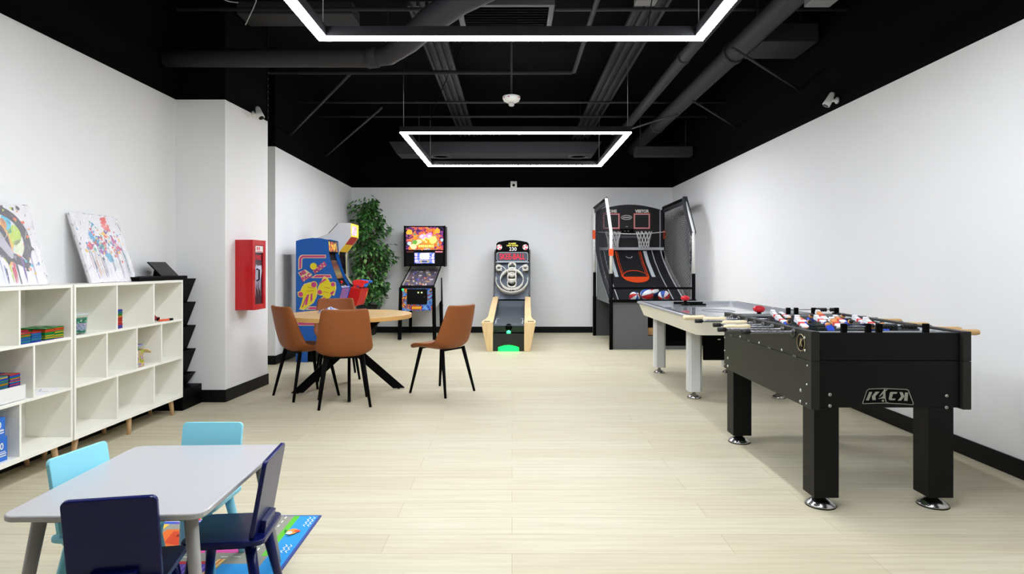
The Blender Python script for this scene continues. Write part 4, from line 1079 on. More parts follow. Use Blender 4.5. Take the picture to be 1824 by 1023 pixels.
# ------------------------------------------------------------------ pinball machine
def pinball():
    t = thing('pinball_machine', 'pinball machine with a lit fiery backglass against the back wall', 'pinball machine', (-1.545, 10.6, 0))
    # local frame: x across, y depth (front at -0.35)
    yf, yb = -0.35, 0.70
    hw = 0.275
    SIDE = mat('pinball side print', (206, 208, 204), 0.4, vary=0.1, vscale=6)
    prof = [(yf, 0.48), (yf, 0.865), (yb, 1.20), (yb, 0.60)]
    b = MB()
    for x in (-hw, hw - 0.018): b.prism(prof, 'x', x, x + 0.018, SIDE)
    b.prism([(yf + 0.002, 0.485), (yf + 0.002, 0.80), (yb - 0.005, 1.12), (yb - 0.005, 0.605)], 'x', -hw + 0.018, hw - 0.018, BLACK)
    b.build('cabinet_body', t)
    FA = art('pinball front print', [(20, 30, 80), (30, 60, 150), (60, 110, 210), (120, 180, 230), (36, 50, 120), (226, 110, 40), (240, 200, 60)], 9, 0.0, distort=1.2)
    MB().box(-hw + 0.002, hw - 0.002, yf - 0.006, yf - 0.0005, 0.482, 0.85, FA).build('front_panel', t)
    cd = MB().prism(rrect(-0.165, 0.165, 0.585, 0.835, 0.02), 'y', yf - 0.016, yf - 0.006, BLACKM).build('coin_door', t, bevel=0.003)
    b = MB()
    for x in (0.02, 0.075): b.box(x - 0.012, x + 0.012, yf - 0.019, yf - 0.016, 0.765, 0.79, mat('lit coin slot', (200, 220, 150), 0.3, emit=(210, 230, 150), power=0.6))
    b.build('coin_slot', cd)
    b = MB().lathe([(0.008, 0), (0.008, -0.006)], (0.118, yf - 0.016, 0.705), CHROME, 12, 'y').build('door_lock', cd)
    b = MB()
    for k in range(3): b.box(-0.11 + 0.0 * k, -0.03, yf - 0.0175, yf - 0.016, 0.63 + k * 0.02, 0.637 + k * 0.02, BLACK)
    b.build('coin_return', cd)
    b = MB().box(-0.10, 0.08, yf - 0.0075, yf - 0.006, 0.497, 0.562, flat((180, 40, 30)))
    for k in range(7): b.prism([(-0.085 + k * 0.022, 0.508), (-0.07 + k * 0.022, 0.508), (-0.066 + k * 0.022, 0.55), (-0.081 + k * 0.022, 0.55)], 'y', yf - 0.009, yf - 0.0075, flat((245, 200, 40)))
    b.build('apron_badge', t)
    MB().lathe([(0.018, 0), (0.016, -0.012), (0.0, -0.014)], (-hw + 0.04, yf - 0.006, 0.825), mat('green start button', (60, 230, 110), 0.3, emit=(40, 230, 100), power=1.5), 18, 'y').build('start_button', t)
    MB().tube([(hw - 0.045, yf - 0.006, 0.80), (hw - 0.045, yf - 0.05, 0.80)], 0.006, CHROME, 10).ball((hw - 0.045, yf - 0.058, 0.80), 0.013, BLACK).build('plunger', t)
    MB().prism([(yf - 0.012, 0.845), (yf - 0.012, 0.874), (yf + 0.05, 0.895), (yf + 0.05, 0.875)], 'x', -hw - 0.004, hw + 0.004, BLACKM).build('lockdown_bar', t, bevel=0.003)
    for x in (-hw - 0.003, hw - 0.015):
        MB().prism([(yf + 0.04, 0.888), (yf + 0.04, 0.897), (yb, 1.21), (yb, 1.20)], 'x', x, x + 0.018, BLACKM).build('side_rail', t)
    def top(y): return 0.885 + (y - yf) * (1.20 - 0.885) / (yb - yf)
    y0, y1 = yf + 0.05, yb - 0.02
    PF = art('pinball playfield print', [(26, 30, 60), (40, 60, 130), (24, 26, 44), (90, 60, 110), (150, 110, 90), (40, 50, 100)], 8, 0.06, distort=1.5)
    pf = MB().add([(-hw + 0.02, y0, top(y0) - 0.05), (hw - 0.02, y0, top(y0) - 0.05), (hw - 0.02, y1, top(y1) - 0.05), (-hw + 0.02, y1, top(y1) - 0.05)], [(0, 1, 2, 3)], PF).build('playfield', t)
    rr = random.Random(8)
    b = MB()
    for k in range(42):
        x = rr.uniform(-0.22, 0.22); y = rr.uniform(y0 + 0.05, y1 - 0.08); h = rr.uniform(0.012, 0.04)
        c = rr.choice([(220, 220, 230), (60, 90, 220), (210, 60, 50), (240, 200, 120), (120, 90, 200), (230, 230, 240)])
        z = top(y) - 0.05
        if k % 3: b.lathe([(rr.uniform(0.006, 0.02), 0), (0.008, h)], (x, y, z), flat(c, 0.3), 10)
        else: b.box(x - 0.03, x + 0.03, y - 0.006, y + 0.006, z, z + h, flat(c, 0.3))
    for x in (-0.1, 0.06, 0.2):
        b.tube([(x, y0 + 0.25, top(y0 + 0.25) - 0.045), (x + 0.03, 0.2, top(0.2) - 0.02), (x + 0.02, y1 - 0.05, top(y1 - 0.05) - 0.015)], 0.005, CHROME, 8)
    b.build('playfield_toys', pf)
    for sx in (-1, 1):
        b = MB(); b.bar((sx * 0.12, y0 + 0.10, top(y0 + 0.1) - 0.035), (sx * 0.035, y0 + 0.05, top(y0 + 0.05) - 0.035), 0.018, 0.016, WHITEP); b.build('flipper', pf)
    MB().add([(-hw + 0.014, y0 - 0.02, top(y0 - 0.02) + 0.004), (hw - 0.014, y0 - 0.02, top(y0 - 0.02) + 0.004), (hw - 0.014, y1, top(y1) + 0.004), (-hw + 0.014, y1, top(y1) + 0.004)], [(0, 1, 2, 3)], mat('table glass', (255, 255, 255), 0.03, alpha=0.10, spec=0.6)).build('glass', t)
    # backbox
    bx0, bx1, bz0, bz1, by0, by1 = -0.305, 0.40, 1.205, 1.905, 0.30, 0.62
    bx0, bx1 = -0.325, 0.385
    bb = MB().box(bx0, bx1, by0, by1, bz0, bz1, BLACK).build('backbox', t, bevel=0.006)
    BG = bpy.data.materials.new('lit backglass'); BG.use_nodes = True
    nt = BG.node_tree; pb = nt.nodes['Principled BSDF']; pb.inputs['Roughness'].default_value = 0.15
    tc = nt.nodes.new('ShaderNodeTexCoord')
    n = nt.nodes.new('ShaderNodeTexNoise'); n.inputs['Scale'].default_value = 13; n.inputs['Detail'].default_value = 5; n.inputs['Distortion'].default_value = 1.2
    nt.links.new(tc.outputs['Object'], n.inputs['Vector'])
    mp = nt.nodes.new('ShaderNodeVectorMath'); mp.operation = 'DISTANCE'; mp.inputs[1].default_value = (0.06, 0.3, 1.62)
    nt.links.new(tc.outputs['Object'], mp.inputs[0])
    ad = nt.nodes.new('ShaderNodeMath'); ad.operation = 'MULTIPLY_ADD'; ad.inputs[1].default_value = -1.1; ad.inputs[2].default_value = 0.2
    nt.links.new(mp.outputs['Value'], ad.inputs[0])
    sm = nt.nodes.new('ShaderNodeMath'); sm.operation = 'ADD'
    nt.links.new(n.outputs['Fac'], sm.inputs[0]); nt.links.new(ad.outputs[0], sm.inputs[1])
    rp = nt.nodes.new('ShaderNodeValToRGB'); el = rp.color_ramp.elements
    cols = [(0.28, (24, 20, 40)), (0.38, (110, 60, 130)), (0.45, (200, 70, 40)), (0.52, (236, 140, 50)), (0.58, (70, 120, 70)), (0.64, (130, 150, 190)), (0.74, (245, 205, 90))]
    el[0].position = cols[0][0]; el[0].color = lin(cols[0][1]); el[1].position = cols[-1][0]; el[1].color = lin(cols[-1][1])
    for p, c in cols[1:-1]:
        e = el.new(p); e.color = lin(c)
    nt.links.new(sm.outputs[0], rp.inputs['Fac'])
    nt.links.new(rp.outputs['Color'], pb.inputs['Base Color']); nt.links.new(rp.outputs['Color'], pb.inputs['Emission Color']); pb.inputs['Emission Strength'].default_value = 0.65
    gz0 = bz0 + 0.285
    bg = MB().box(bx0 + 0.03, bx1 - 0.03, by0 - 0.006, by0 - 0.0005, gz0, bz1 - 0.02, BG).build('backglass', bb)
    b = MB(); yy = by0 - 0.0062
    def glow(c, p): return mat('glow %d %d %d' % tuple(c), c, 0.2, emit=c, power=p)
    cx = (bx0 + bx1) / 2
    rr = random.Random(31); lv = 0
    def pz(pts, m):
        nonlocal yy
        yy -= 0.00012
        b.poly([(p[0], yy, p[1]) for p in pts], m)
    for i in range(24):
        a = rr.uniform(0, 6.28); q = abs(rr.gauss(0, 0.11))
        pz(blob(cx + 0.03 + q * math.cos(a) * 1.25, gz0 + 0.155 + q * math.sin(a) * 0.7, rr.uniform(0.012, 0.045), 9, rr, 1.5, rr.uniform(0, 3)), glow(rr.choice([(255, 214, 90), (255, 180, 60), (250, 130, 40), (255, 236, 150)]), 1.0))
    for (dx, dz, r, c) in ((-0.04, 0.235, 0.045, (236, 150, 190)), (0.075, 0.25, 0.052, (230, 130, 190)), (-0.05, 0.235, 0.022, (255, 225, 225)), (0.08, 0.24, 0.024, (250, 200, 230)), (0.14, 0.17, 0.06, (255, 220, 110)), (-0.26, 0.31, 0.05, (240, 160, 50)), (-0.17, 0.13, 0.04, (90, 150, 60)), (-0.26, 0.11, 0.03, (170, 200, 215)), (0.27, 0.13, 0.03, (190, 80, 40)), (0.3, 0.17, 0.025, (150, 200, 210)), (0.22, 0.33, 0.05, (250, 150, 50))):
        pz(blob(cx + dx, gz0 + dz, r, 11, rr, 1.1, 0.4, 0.25), glow(c, 0.9))
    pz([(cx - 0.12, gz0 + 0.03), (cx + 0.17, gz0 + 0.03), (cx + 0.18, gz0 + 0.10), (cx - 0.11, gz0 + 0.10)], glow((214, 90, 30), 0.8))
    for k in range(8):
        x = cx - 0.105 + k * 0.034
        pz([(x, gz0 + 0.042), (x + 0.024, gz0 + 0.042), (x + 0.026, gz0 + 0.088), (x + 0.002, gz0 + 0.088)], glow((255, 226, 110), 1.0))
    b.build('backglass_art', bg, fix=False)
    sp = MB().box(bx0 + 0.03, bx1 - 0.03, by0 - 0.006, by0 - 0.0005, bz0 + 0.02, gz0 - 0.012, BLACKM).build('speaker_panel', bb)
    b = MB().box(bx0 + 0.045, bx0 + 0.165, by0 - 0.008, by0 - 0.006, gz0 - 0.045, gz0 - 0.024, flat((110, 50, 40)))
    b.box(bx1 - 0.17, bx1 - 0.04, by0 - 0.008, by0 - 0.006, gz0 - 0.045, gz0 - 0.024, glow((220, 130, 150), 0.5))
    b.build('name_strip', sp)
    SC = art('pinball display print', [(30, 50, 140), (90, 130, 220), (40, 70, 170), (190, 190, 230), (60, 90, 190)], 22, 0.9, distort=0.6)
    x0, x1, z0, z1 = cx - 0.175, cx + 0.175, bz0 + 0.05, gz0 - 0.05
    ds = MB().box(x0, x1, by0 - 0.009, by0 - 0.006, z0, z1, SC).build('display', sp)
    b = MB(); yy = by0 - 0.0092
    pz(rrect(cx - 0.085, cx + 0.085, z0 + 0.075, z1 - 0.005, 0.03), glow((236, 206, 190), 1.0)); pz(rrect(cx - 0.08, cx + 0.08, z0 + 0.012, z0 + 0.055, 0.018), glow((190, 170, 90), 0.7)); pz(rrect(cx - 0.05, cx + 0.05, z0 + 0.02, z0 + 0.047, 0.012), glow((40, 80, 150), 0.7))
    for sx in (-1, 1):
        for k in range(3): pz(arc(cx + sx * 0.148, z0 + 0.045 + k * 0.05, 0.02, 0, 360, 12)[:-1], glow((236, 196, 226), 0.9))
    b.build('display_picture', ds, fix=False)
    for x in (bx0 - 0.004, bx1 - 0.016):
        MB().box(x, x + 0.02, by0 - 0.012, by0 + 0.04, bz0 - 0.01, bz1 + 0.004, BLACK).build('backbox_edge', bb, bevel=0.003)
    for sx in (-1, 1):
        b = MB().bar((sx * 0.265, yf + 0.005, 0.86), (sx * 0.285, yf - 0.02, 0.012), 0.045, 0.045, BLACK).lathe([(0.02, 0), (0.014, 0.016)], (sx * 0.285, yf - 0.02, 0), STEEL, 14); b.build('leg', t)
        b = MB().bar((sx * 0.262, yb - 0.04, 1.0), (sx * 0.282, yb - 0.0, 0.012), 0.045, 0.045, BLACK).lathe([(0.02, 0), (0.014, 0.016)], (sx * 0.282, yb, 0), STEEL, 14); b.build('leg', t)
        for k in range(2): MB().lathe([(0.012, 0), (0.012, sx * 0.006)], (sx * (0.287), yf + 0.02, 0.69 - 0.055 * k), CHROME, 10, 'x').build('leg_bolt', t)
    MB().lathe([(0.014, 0), (0.014, 0.012)], (hw, yf + 0.10, 0.835), RED, 12, 'x').build('flipper_button', t)
    b = MB().tube([(0.24, yb - 0.02, 0.65), (0.30, yb + 0.02, 0.50), (0.25, yb + 0.03, 0.32), (0.31, yb + 0.03, 0.16), (0.36, yb + 0.0, 0.008), (0.55, yb - 0.02, 0.006)], 0.006, BLACK, 8)
    b.build('power_cord', t)
pinball()

# ------------------------------------------------------------------ roll-ball alley
def skee():
    t = thing('alley_game', 'ball-rolling alley machine with pale wooden arms and a green glow below', 'arcade game', (-0.025, 9.8, 0), R(-1.6))
    MAPLE = wood('pale maple', (238, 210, 160), (226, 192, 138), 'Z', 3, 0.4)
    DG = mat('dark grey lane', (74, 80, 86), 0.45); FRB = mat('alley front black', (34, 36, 34), 0.4)
    yf, yb = -0.90, 0.82; li = 0.222; yh = 1.0
    def arm(sx):
        b = MB()
        # plan: wide console in front, narrow arm behind; sides flare outwards with height
        out_t = [(yf, 0.387), (yf + 0.26, 0.387), (yf + 0.36, 0.35), (yf + 0.5, 0.325), (0.0, 0.318), (yb - 0.06, 0.315)]
        zt = [0.413, 0.420, 0.432, 0.455, 0.56, 0.70]
        out_b = [0.306, 0.306, 0.302, 0.298, 0.296, 0.296]
        n = len(out_t); vs = []
        for (y, xo), z, xb in zip(out_t, zt, out_b):
            vs += [(sx * li, y, 0.0), (sx * xb, y, 0.0), (sx * xo, y, z), (sx * li, y, z)]
        fs = []
        for i in range(n - 1):
            for j in range(4): fs.append((i * 4 + j, i * 4 + (j + 1) % 4, (i + 1) * 4 + (j + 1) % 4, (i + 1) * 4 + j))
        fs += [(0, 1, 2, 3), tuple(range((n - 1) * 4, n * 4))]
        b.add(vs, fs, MAPLE)
        return b
    for sx in (-1, 1):
        a = arm(sx).build('side_arm', t, bevel=0.006)
        b = MB()
        if sx < 0: b.prism(rrect(-0.352, -0.265, yf + 0.05, yf + 0.11, 0.01), 'z', 0.416, 0.4205, BLACK)
        else:
            for k in range(3): b.lathe([(0.013, 0), (0.013, 0.008)], (0.285 + 0.03 * k, yf + 0.075, 0.416), BLACKM, 10)
        b.build('cup_slot' if sx < 0 else 'control_button', a)
    b = MB().prism([(yf + 0.03, 0.0), (yf + 0.03, 0.245), (yf + 0.05, 0.25), (yf + 0.05, 0.0)], 'x', -li, li, FRB)
    b.build('front_panel', t)
    MB().prism([(yf + 0.11, 0.26), (yf + 0.11, 0.36), (yf + 0.13, 0.365), (yf + 0.13, 0.26)], 'x', -li, li, mat('alley ball tray', (30, 52, 36), 0.35)).box(-li, li, yf + 0.05, yf + 0.12, 0.235, 0.243, BLACK).build('ball_tray', t)
    GL = mat('green glow panel', (20, 230, 90), 0.4, emit=(0, 245, 60), power=4.5)
    pts = [(-0.145, 0.0)] + [(-0.145 + 0.29 * i / 12, 0.055 + 0.032 * math.sin(PI * i / 12)) for i in range(13)] + [(0.145, 0.0)]
    MB().prism(pts, 'y', yf + 0.02, yf + 0.03, GL).build('glow_panel', t)
    MB().ball((0.0, yf + 0.075, 0.262), 0.032, mat('green lamp', (90, 240, 160), 0.3, emit=(60, 240, 140), power=1.6)).build('tray_lamp', t)
    b = MB().lathe([(0.05, 0), (0.05, -0.006), (0.0, -0.006)], (0, yf + 0.112, 0.335), BLACK, 24, 'y'); b.build('lock_plate', t)
    # lane with a kicker at the end
    lane = [(yf + 0.10, 0.355), (yf + 0.13, 0.37), (0.1, 0.44), (0.45, 0.49), (0.60, 0.54), (0.70, 0.63), (0.71, 0.60), (0.60, 0.50), (yf + 0.13, 0.34)]
    ln = MB().prism(lane, 'x', -li, li, DG).build('lane', t)
    b = MB()
    WM = flat((226, 228, 228))
    def lz(y): return 0.37 + (y - (yf + 0.13)) * (0.44 - 0.37) / (0.1 - (yf + 0.13)) + 0.0006
    for sx in (-1, 1):
        def q(x0, x1, y0, y1): b.poly([(sx * x0, y0, lz(y0)), (sx * x1, y0, lz(y0)), (sx * x1, y1, lz(y1)), (sx * x0, y1, lz(y1))], WM)
        q(0.192, 0.198, yf + 0.25, yf + 0.42); q(0.192, 0.2, yf + 0.46, yf + 0.62); q(0.16, 0.205, yf + 0.24, yf + 0.25); q(0.15, 0.205, yf + 0.64, yf + 0.65); q(0.185, 0.205, yf + 0.22, yf + 0.24); q(0.18, 0.2, yf + 0.65, yf + 0.68); q(0.198, 0.206, yf + 0.33, yf + 0.5)
    for k in range(12): b.poly([(-0.11 + k * 0.019, yf + 0.15, lz(yf + 0.15)), (-0.097 + k * 0.019, yf + 0.15, lz(yf + 0.15)), (-0.097 + k * 0.019, yf + 0.165, lz(yf + 0.165)), (-0.11 + k * 0.019, yf + 0.165, lz(yf + 0.165))], flat((140, 146, 150)))
    b.build('lane_marking', ln, fix=False)
    b = MB()
    for sx in (-1, 1):
        b.prism([(yf + 0.13, 0.36), (yf + 0.13, 0.40), (0.0, 0.55), (yb - 0.06, 0.69), (yb - 0.06, 0.5)], 'x', sx * (li - 0.001) - 0.002, sx * (li - 0.001) + 0.002, DG)
    b.build('lane_wall', t)
    # head
    hb = 0.70; hw = 0.30
    HD = mat('alley head black', (26, 26, 28), 0.35)
    head = MB()
    prof = [(-hw, 0.0), (hw, 0.0), (hw, 1.50)] + []
    out = [(-hw + 0.01, 1.50), (-hw + 0.015, 1.60), (-hw + 0.045, 1.63)] + [(-hw + 0.045 + (2 * hw - 0.09) * i / 10, 1.63 + 0.035 * math.sin(PI * i / 10)) for i in range(1, 10)] + [(hw - 0.045, 1.63), (hw - 0.015, 1.60), (hw - 0.01, 1.50)]
    head.prism([(-hw, 0.62), (hw, 0.62), (hw, 1.50)] + out[::-1] + [(-hw, 1.50)], 'y', yh + 0.24, yh + 0.30, HD)
    for sx in (-1, 1):
        head.prism([(hb, 0.62), (hb + 0.02, 0.72), (yh + 0.04, 1.30), (yh + 0.06, 1.46), (yh + 0.24, 1.5), (yh + 0.24, 0.62)], 'x', sx * hw - 0.012, sx * hw + 0.012, HD)
    head.box(-hw, hw, yb - 0.05, yh + 0.29, 0.0, 0.62, HD)
    hd = head.build('head_cabinet', t, bevel=0.003)
    sg = MB()
    sgp = [(-hw + 0.02, 1.46)] + [(p[0] * 0.97, p[1] - 0.006) for p in out] + [(hw - 0.02, 1.46)]
    sg.prism(sgp, 'y', yh + 0.10, yh + 0.24, BLACKG); sgn = sg.build('score_sign', t)
    yS = yh + 0.0995
    b = MB()
    YW = mat('yellow score letters', (226, 216, 90), 0.3, emit=(226, 216, 90), power=0.6); WW = mat('white score digits', (235, 235, 240), 0.3, emit=(235, 235, 240), power=0.8)
    b.text('CLASSIC', 0.036, T(0, yS, 1.598) @ FRONT, YW, 0, 0.001).text('HIGH SCORE', 0.034, T(0, yS, 1.562) @ FRONT, YW, 0, 0.001).text('230', 0.088, T(0.01, yS, 1.50) @ FRONT, WW, 0, 0.0)
    b.build('score_digits', sgn)
    for sx in (-1, 1):
        b = MB().lathe([(0.047, 0.01), (0.047, -0.006), (0.0, -0.006)], (sx * 0.225, yS, 1.535), mat('white badge', (240, 225, 225), 0.3, emit=(240, 225, 225), power=0.4), 26, 'y')
        RB = mat('red badge', (225, 30, 50), 0.3, emit=(225, 30, 50), power=0.4)
        for k in range(3): b.prism([(sx * 0.225 + 0.043 * math.cos(R(a)) * f, 1.535 + 0.043 * math.sin(R(a)) * f) for a, f in ((20 + 120 * k, 1), (50 + 120 * k, 1), (80 + 120 * k, 1), (60 + 120 * k, 0.25))], 'y', yS - 0.0085, yS - 0.006, RB)
        b.build('round_badge', sgn)
    # red lettering panel
    LP = mat('smoky panel', (84, 90, 100), 0.25)
    pl = MB().prism(rrect(-0.275, 0.275, 1.285, 1.45, 0.04), 'y', yh + 0.06, yh + 0.10, LP).build('title_panel', t, bevel=0.003)
    b = MB().tube([(p[0], yh + 0.058, p[1]) for p in rrect(-0.27, 0.27, 1.29, 1.445, 0.04)], 0.005, flat((190, 196, 200)), 6, True)
    b.build('panel_trim', pl)
    b = MB().text('SKEE-BALL', 0.14, T(0, yh + 0.057, 1.368) @ FRONT, mat('red title letters', (222, 30, 58), 0.35, emit=(222, 30, 58), power=0.2), 0.002, 0.0022, 0.68); b.build('title_lettering', pl)
    MB().box(-0.285, 0.285, yh + 0.02, yh + 0.06, 1.268, 1.288, flat((170, 176, 182))).build('ledge', t, bevel=0.003)
    # reclined target board
    z0, z1, ya, yc = 0.655, 1.275, hb + 0.02, yh + 0.11
    TB = mat('target board', (82, 90, 102), 0.4)
    L = math.hypot(z1 - z0, yc - ya); ang = math.atan2(yc - ya, z1 - z0)
    F = T(0, ya, z0) @ Matrix.Rotation(-ang, 4, 'X') @ FRONT        # local x across, y up the board, z towards the player
    b = MB(); b.M = F; b.box(-hw + 0.012, hw - 0.012, 0, L, -0.012, 0, TB).box(-0.28, 0.28, L - 0.22, L - 0.0, 0.0, 0.001, flat((96, 106, 122)))
    tb = b.build('target_board', t)
    RW = mat('white ring plastic', (226, 224, 214), 0.4)
    def cup(cy, ro, h, label=None, cx=0.0, a0=0, a1=360, name='score_ring', tilt=0.0):
        b = MB(); b.M = F @ T(cx, cy, 0) @ Matrix.Rotation(R(tilt), 4, 'X')
        n = 40; vs = []; fs = []
        for i in range(n + 1):
            q_ = R(a0 + (a1 - a0) * i / n)
            for r_, z_ in ((ro, 0), (ro, h), (ro - 0.008, h), (ro - 0.008, 0)): vs.append((r_ * math.cos(q_), r_ * math.sin(q_), z_))
        for i in range(n):
            for j in range(4): fs.append((i * 4 + j, i * 4 + (j + 1) % 4, (i + 1) * 4 + (j + 1) % 4, (i + 1) * 4 + j))
        if a1 - a0 < 360: fs += [(0, 1, 2, 3), tuple(range(n * 4, n * 4 + 4))]
        b.add(vs, fs, RW, True)
        o = b.build(name, t)
        if label:
            b = MB(); b.M = F @ T(cx, cy, 0) @ Matrix.Rotation(R(tilt), 4, 'X')
            b.text(label, 0.055 if len(label) == 3 else 0.085, T(0, ro - 0.0095 if label in ('30', '40', '50') else -ro - 0.0015, h * (0.66 if label in ('30', '40', '50') else 0.5)) @ FRONT, BLACK, 0, 0.003); b.build('score_number', o)
        return o
    def hole(cy, r, cx=0.0):
        b = MB(); b.M = F @ T(cx, cy, 0.0008); b.poly([(p[0], p[1], 0) for p in arc(0, 0, r, 0, 360, 28)[:-1]], BLACK); b.build('ball_hole', tb)
    cup(0.335, 0.275, 0.14, None, 0, 180, 360, 'outer_ring')
    cup(0.315, 0.198, 0.15, '10')
    cup(0.245, 0.078, 0.13, '20'); hole(0.245, 0.068)
    cup(0.35, 0.078, 0.17, '30'); hole(0.35, 0.068)
    cup(0.465, 0.076, 0.15, '40'); hole(0.465, 0.066)
    cup(0.585, 0.07, 0.13, '50')
    hole(0.585, 0.06)
    for sx in (-1, 1):
        cup(0.545, 0.05, 0.15, '100', sx * 0.225); hole(0.545, 0.042, sx * 0.225)
        b = MB(); b.M = F
        pts = [(sx * 0.272, L - 0.03, 0.012), (sx * 0.22, L - 0.06, 0.012), (sx * 0.16, L - 0.10, 0.012), (sx * 0.12, L - 0.14, 0.012), (sx * 0.105, L - 0.185, 0.012)]
        b.tube(pts, 0.008, RW, 8); b.build('guide_rail', tb)
        b = MB(); b.M = F
        b.tube([(sx * 0.275, 0.12, 0.004), (sx * 0.275, L - 0.02, 0.004)], 0.005, flat((190, 196, 200)), 6).tube([(sx * 0.275 + 0.02 * math.cos(a), 0.40 + 0.02 * math.sin(a), 0.004) for a in [k * PI / 6 for k in range(12)]], 0.004, flat((210, 214, 216)), 6, True)
        for k in range(4): b.box(sx * 0.25 - 0.02 + 0.011 * k, sx * 0.25 - 0.012 + 0.011 * k, L - 0.045, L - 0.028, 0.0, 0.0015, flat((210, 214, 216)))
        b.build('board_trim', tb)
    b = MB(); b.M = F @ T(0, L - 0.075, 0.0012)
    for s_ in (0.042, 0.022): b.tube([(s_, 0, 0), (0, s_, 0), (-s_, 0, 0), (0, -s_, 0)], 0.0016, flat((200, 204, 210)), 4, True)
    b.build('diamond_mark', tb)
skee()

# ------------------------------------------------------------------ basketball game
def hoops():
    XL_, XR_, YF, YR = 1.435, 2.63, 9.12, 10.95
    rx, ry = 2.03, 10.0
    t = thing('basketball_game', 'black double-hoop basketball game with side nets in the far corner', 'arcade game', (rx, ry, 0))
    O = T(-rx, -ry, 0)
    def mk(): b = MB(); b.M = O; return b
    PANEL = mat('grey base panel', (96, 96, 98), 0.5)
    b = mk()
    b.box(XL_ + 0.03, 1.97, YF, YF + 0.02, 0.0, 0.70, PANEL).box(1.97, 2.11, YF, YF + 0.02, 0.0, 0.198, PANEL).box(2.11, XR_, YF, YF + 0.02, 0.0, 0.05, PANEL).box(1.97, XR_, YF, YF + 0.02, 0.50, 0.70, PANEL)
    b.build('base_panel', t)
    mk().box(1.97, 2.11, YF + 0.02, YF + 0.3, 0.18, 0.198, BLACK).box(1.95, 1.97, YF + 0.02, YF + 0.3, 0.0, 0.6, BLACK).box(1.97, XR_, YF + 0.3, YF + 0.32, 0.0, 0.6, BLACK).build('ball_return', t)
    mk().box(XL_ - 0.03, XR_, YR - 0.02, YR, 0.0, 0.68, mat('dark grey rear panel', (72, 72, 74), 0.5)).build('rear_panel', t)
    mk().box(XR_ - 0.02, XR_, YF + 0.02, YR - 0.02, 0.25, 0.68, PANEL).build('side_panel', t)
    PW = mat('white steel tube', (232, 232, 230), 0.3); PB = BLACK
    for x in (XL_, XR_):
        mk().tube([(x, YF - 0.01, 0.0), (x, YF - 0.01, 1.1)], 0.027, PB, 14).build('front_post', t)
        mk().tube([(x, YF - 0.01, 1.1), (x, YF - 0.01, 1.71), (x, YF + 0.2, 1.96), (x, YF + 0.44, 2.23)], 0.023, PW, 14).build('front_post', t)
        mk().tube([(x, YR - 0.02, 0.0), (x, YR - 0.02, 1.1)], 0.027, PB, 14).build('rear_post', t)
        mk().tube([(x, YR - 0.02, 1.1), (x, YR - 0.02, 2.22)], 0.023, PW if x == XL_ else BLACKM, 14).build('rear_post', t)
        mk().tube([(x, YF + 0.44, 2.235), (x, YR - 0.02, 2.22)], 0.024, BLACKM, 12).build('top_rail', t)
        # padded sleeve over the rail
        s = 1 if x == XR_ else -1
        mk().prism([(YF + 0.40, 2.26), (YR - 0.02, 2.245), (YR - 0.02, 2.13), (YF + 0.46, 2.16)], 'x', x - 0.004, x + 0.004, mat('dark net border', (52, 54, 58), 0.7)).build('net_border', t)
        OR = mat('orange clamp', (232, 84, 30), 0.4)
        mk().box(x - 0.035, x + 0.035, YR - 0.06, YR + 0.0, 1.68, 1.83, OR).build('rear_clamp', t)
    mk().prism([(YF - 0.03, 1.70), (YF + 0.44, 2.27), (YF + 0.50, 2.20), (YF + 0.02, 1.65)], 'x', XR_ - 0.033, XR_ + 0.033, mat('dark post pad', (56, 58, 62), 0.6)).build('post_pad', t)
    mk().box(XL_ - 0.03, XL_ + 0.03, YF - 0.045, YF + 0.02, 1.36, 1.46, mat('orange clamp', (232, 84, 30))).build('front_clamp', t)
    mk().box(XL_ - 0.02, XR_ + 0.02, YF - 0.03, YF + 0.0, 0.875, 0.905, PB).build('front_bar', t)
    mk().box(XL_ - 0.03, XR_ + 0.03, YF - 0.035, YF + 0.03, 0.685, 0.725, PB).build('front_bar', t)
    # backboard
    yb = YR - 0.10
    out = [(XL_ + 0.02, 1.53), (XR_ - 0.02, 1.53), (XR_ - 0.02, 2.17)] + [(XR_ - 0.02 - (XR_ - XL_ - 0.04) * i / 12, 2.17 + 0.10 * math.sin(PI * i / 12)) for i in range(1, 12)] + [(XL_ + 0.02, 2.17)]
    BBM = mat('black backboard', (18, 18, 20), 0.45)
    bb = mk().prism(out, 'y', yb, yb + 0.02, BBM).build('backboard', t)
    def sq(u0, u1, v0, v1, wd, m, off, name='target_square'):
        (x0, _, z0), (x1, _, z1) = site(u0, v1, yb), site(u1, v0, yb)
        b = mk()
        for a in ((x0, x1, z0, z0 + wd), (x0, x1, z1 - wd, z1), (x0, x0 + wd, z0 + wd, z1 - wd), (x1 - wd, x1, z0 + wd, z1 - wd)):
            b.box(a[0], a[1], yb - off, yb, a[2], a[3], m)
        return b
    PKR = flat((206, 96, 92)); LPK = flat((226, 190, 188))
    for u0, u1 in ((1074, 1104), (1128.5, 1158)):
        b = sq(u0, u1, 380, 408, 0.026, PKR, 0.0015)
        (x0, _, z0), (x1, _, z1) = site(u0 + 1.3, 407, yb), site(u1 - 1.3, 381.5, yb)
        wd = 0.01
        for a in ((x0, x1, z0, z0 + wd), (x0, x1, z1 - wd, z1), (x0, x0 + wd, z0, z1), (x1 - wd, x1, z0, z1)): b.box(a[0], a[1], yb - 0.0022, yb, a[2], a[3], LPK)
        b.build('target_square', bb)
    TXT = flat((214, 210, 206))
    for s_, u in (('HOME', 1089), ('VISITOR', 1143.5)):
        x, _, z = site(u, 376.7, yb)
        mk().text(s_, 0.068, T(x, yb - 0.002, z) @ FRONT, TXT, 0, 0.004, 0.95).build('team_lettering', bb)
    x, _, z = site(1116, 387.5, yb)
    b = mk()
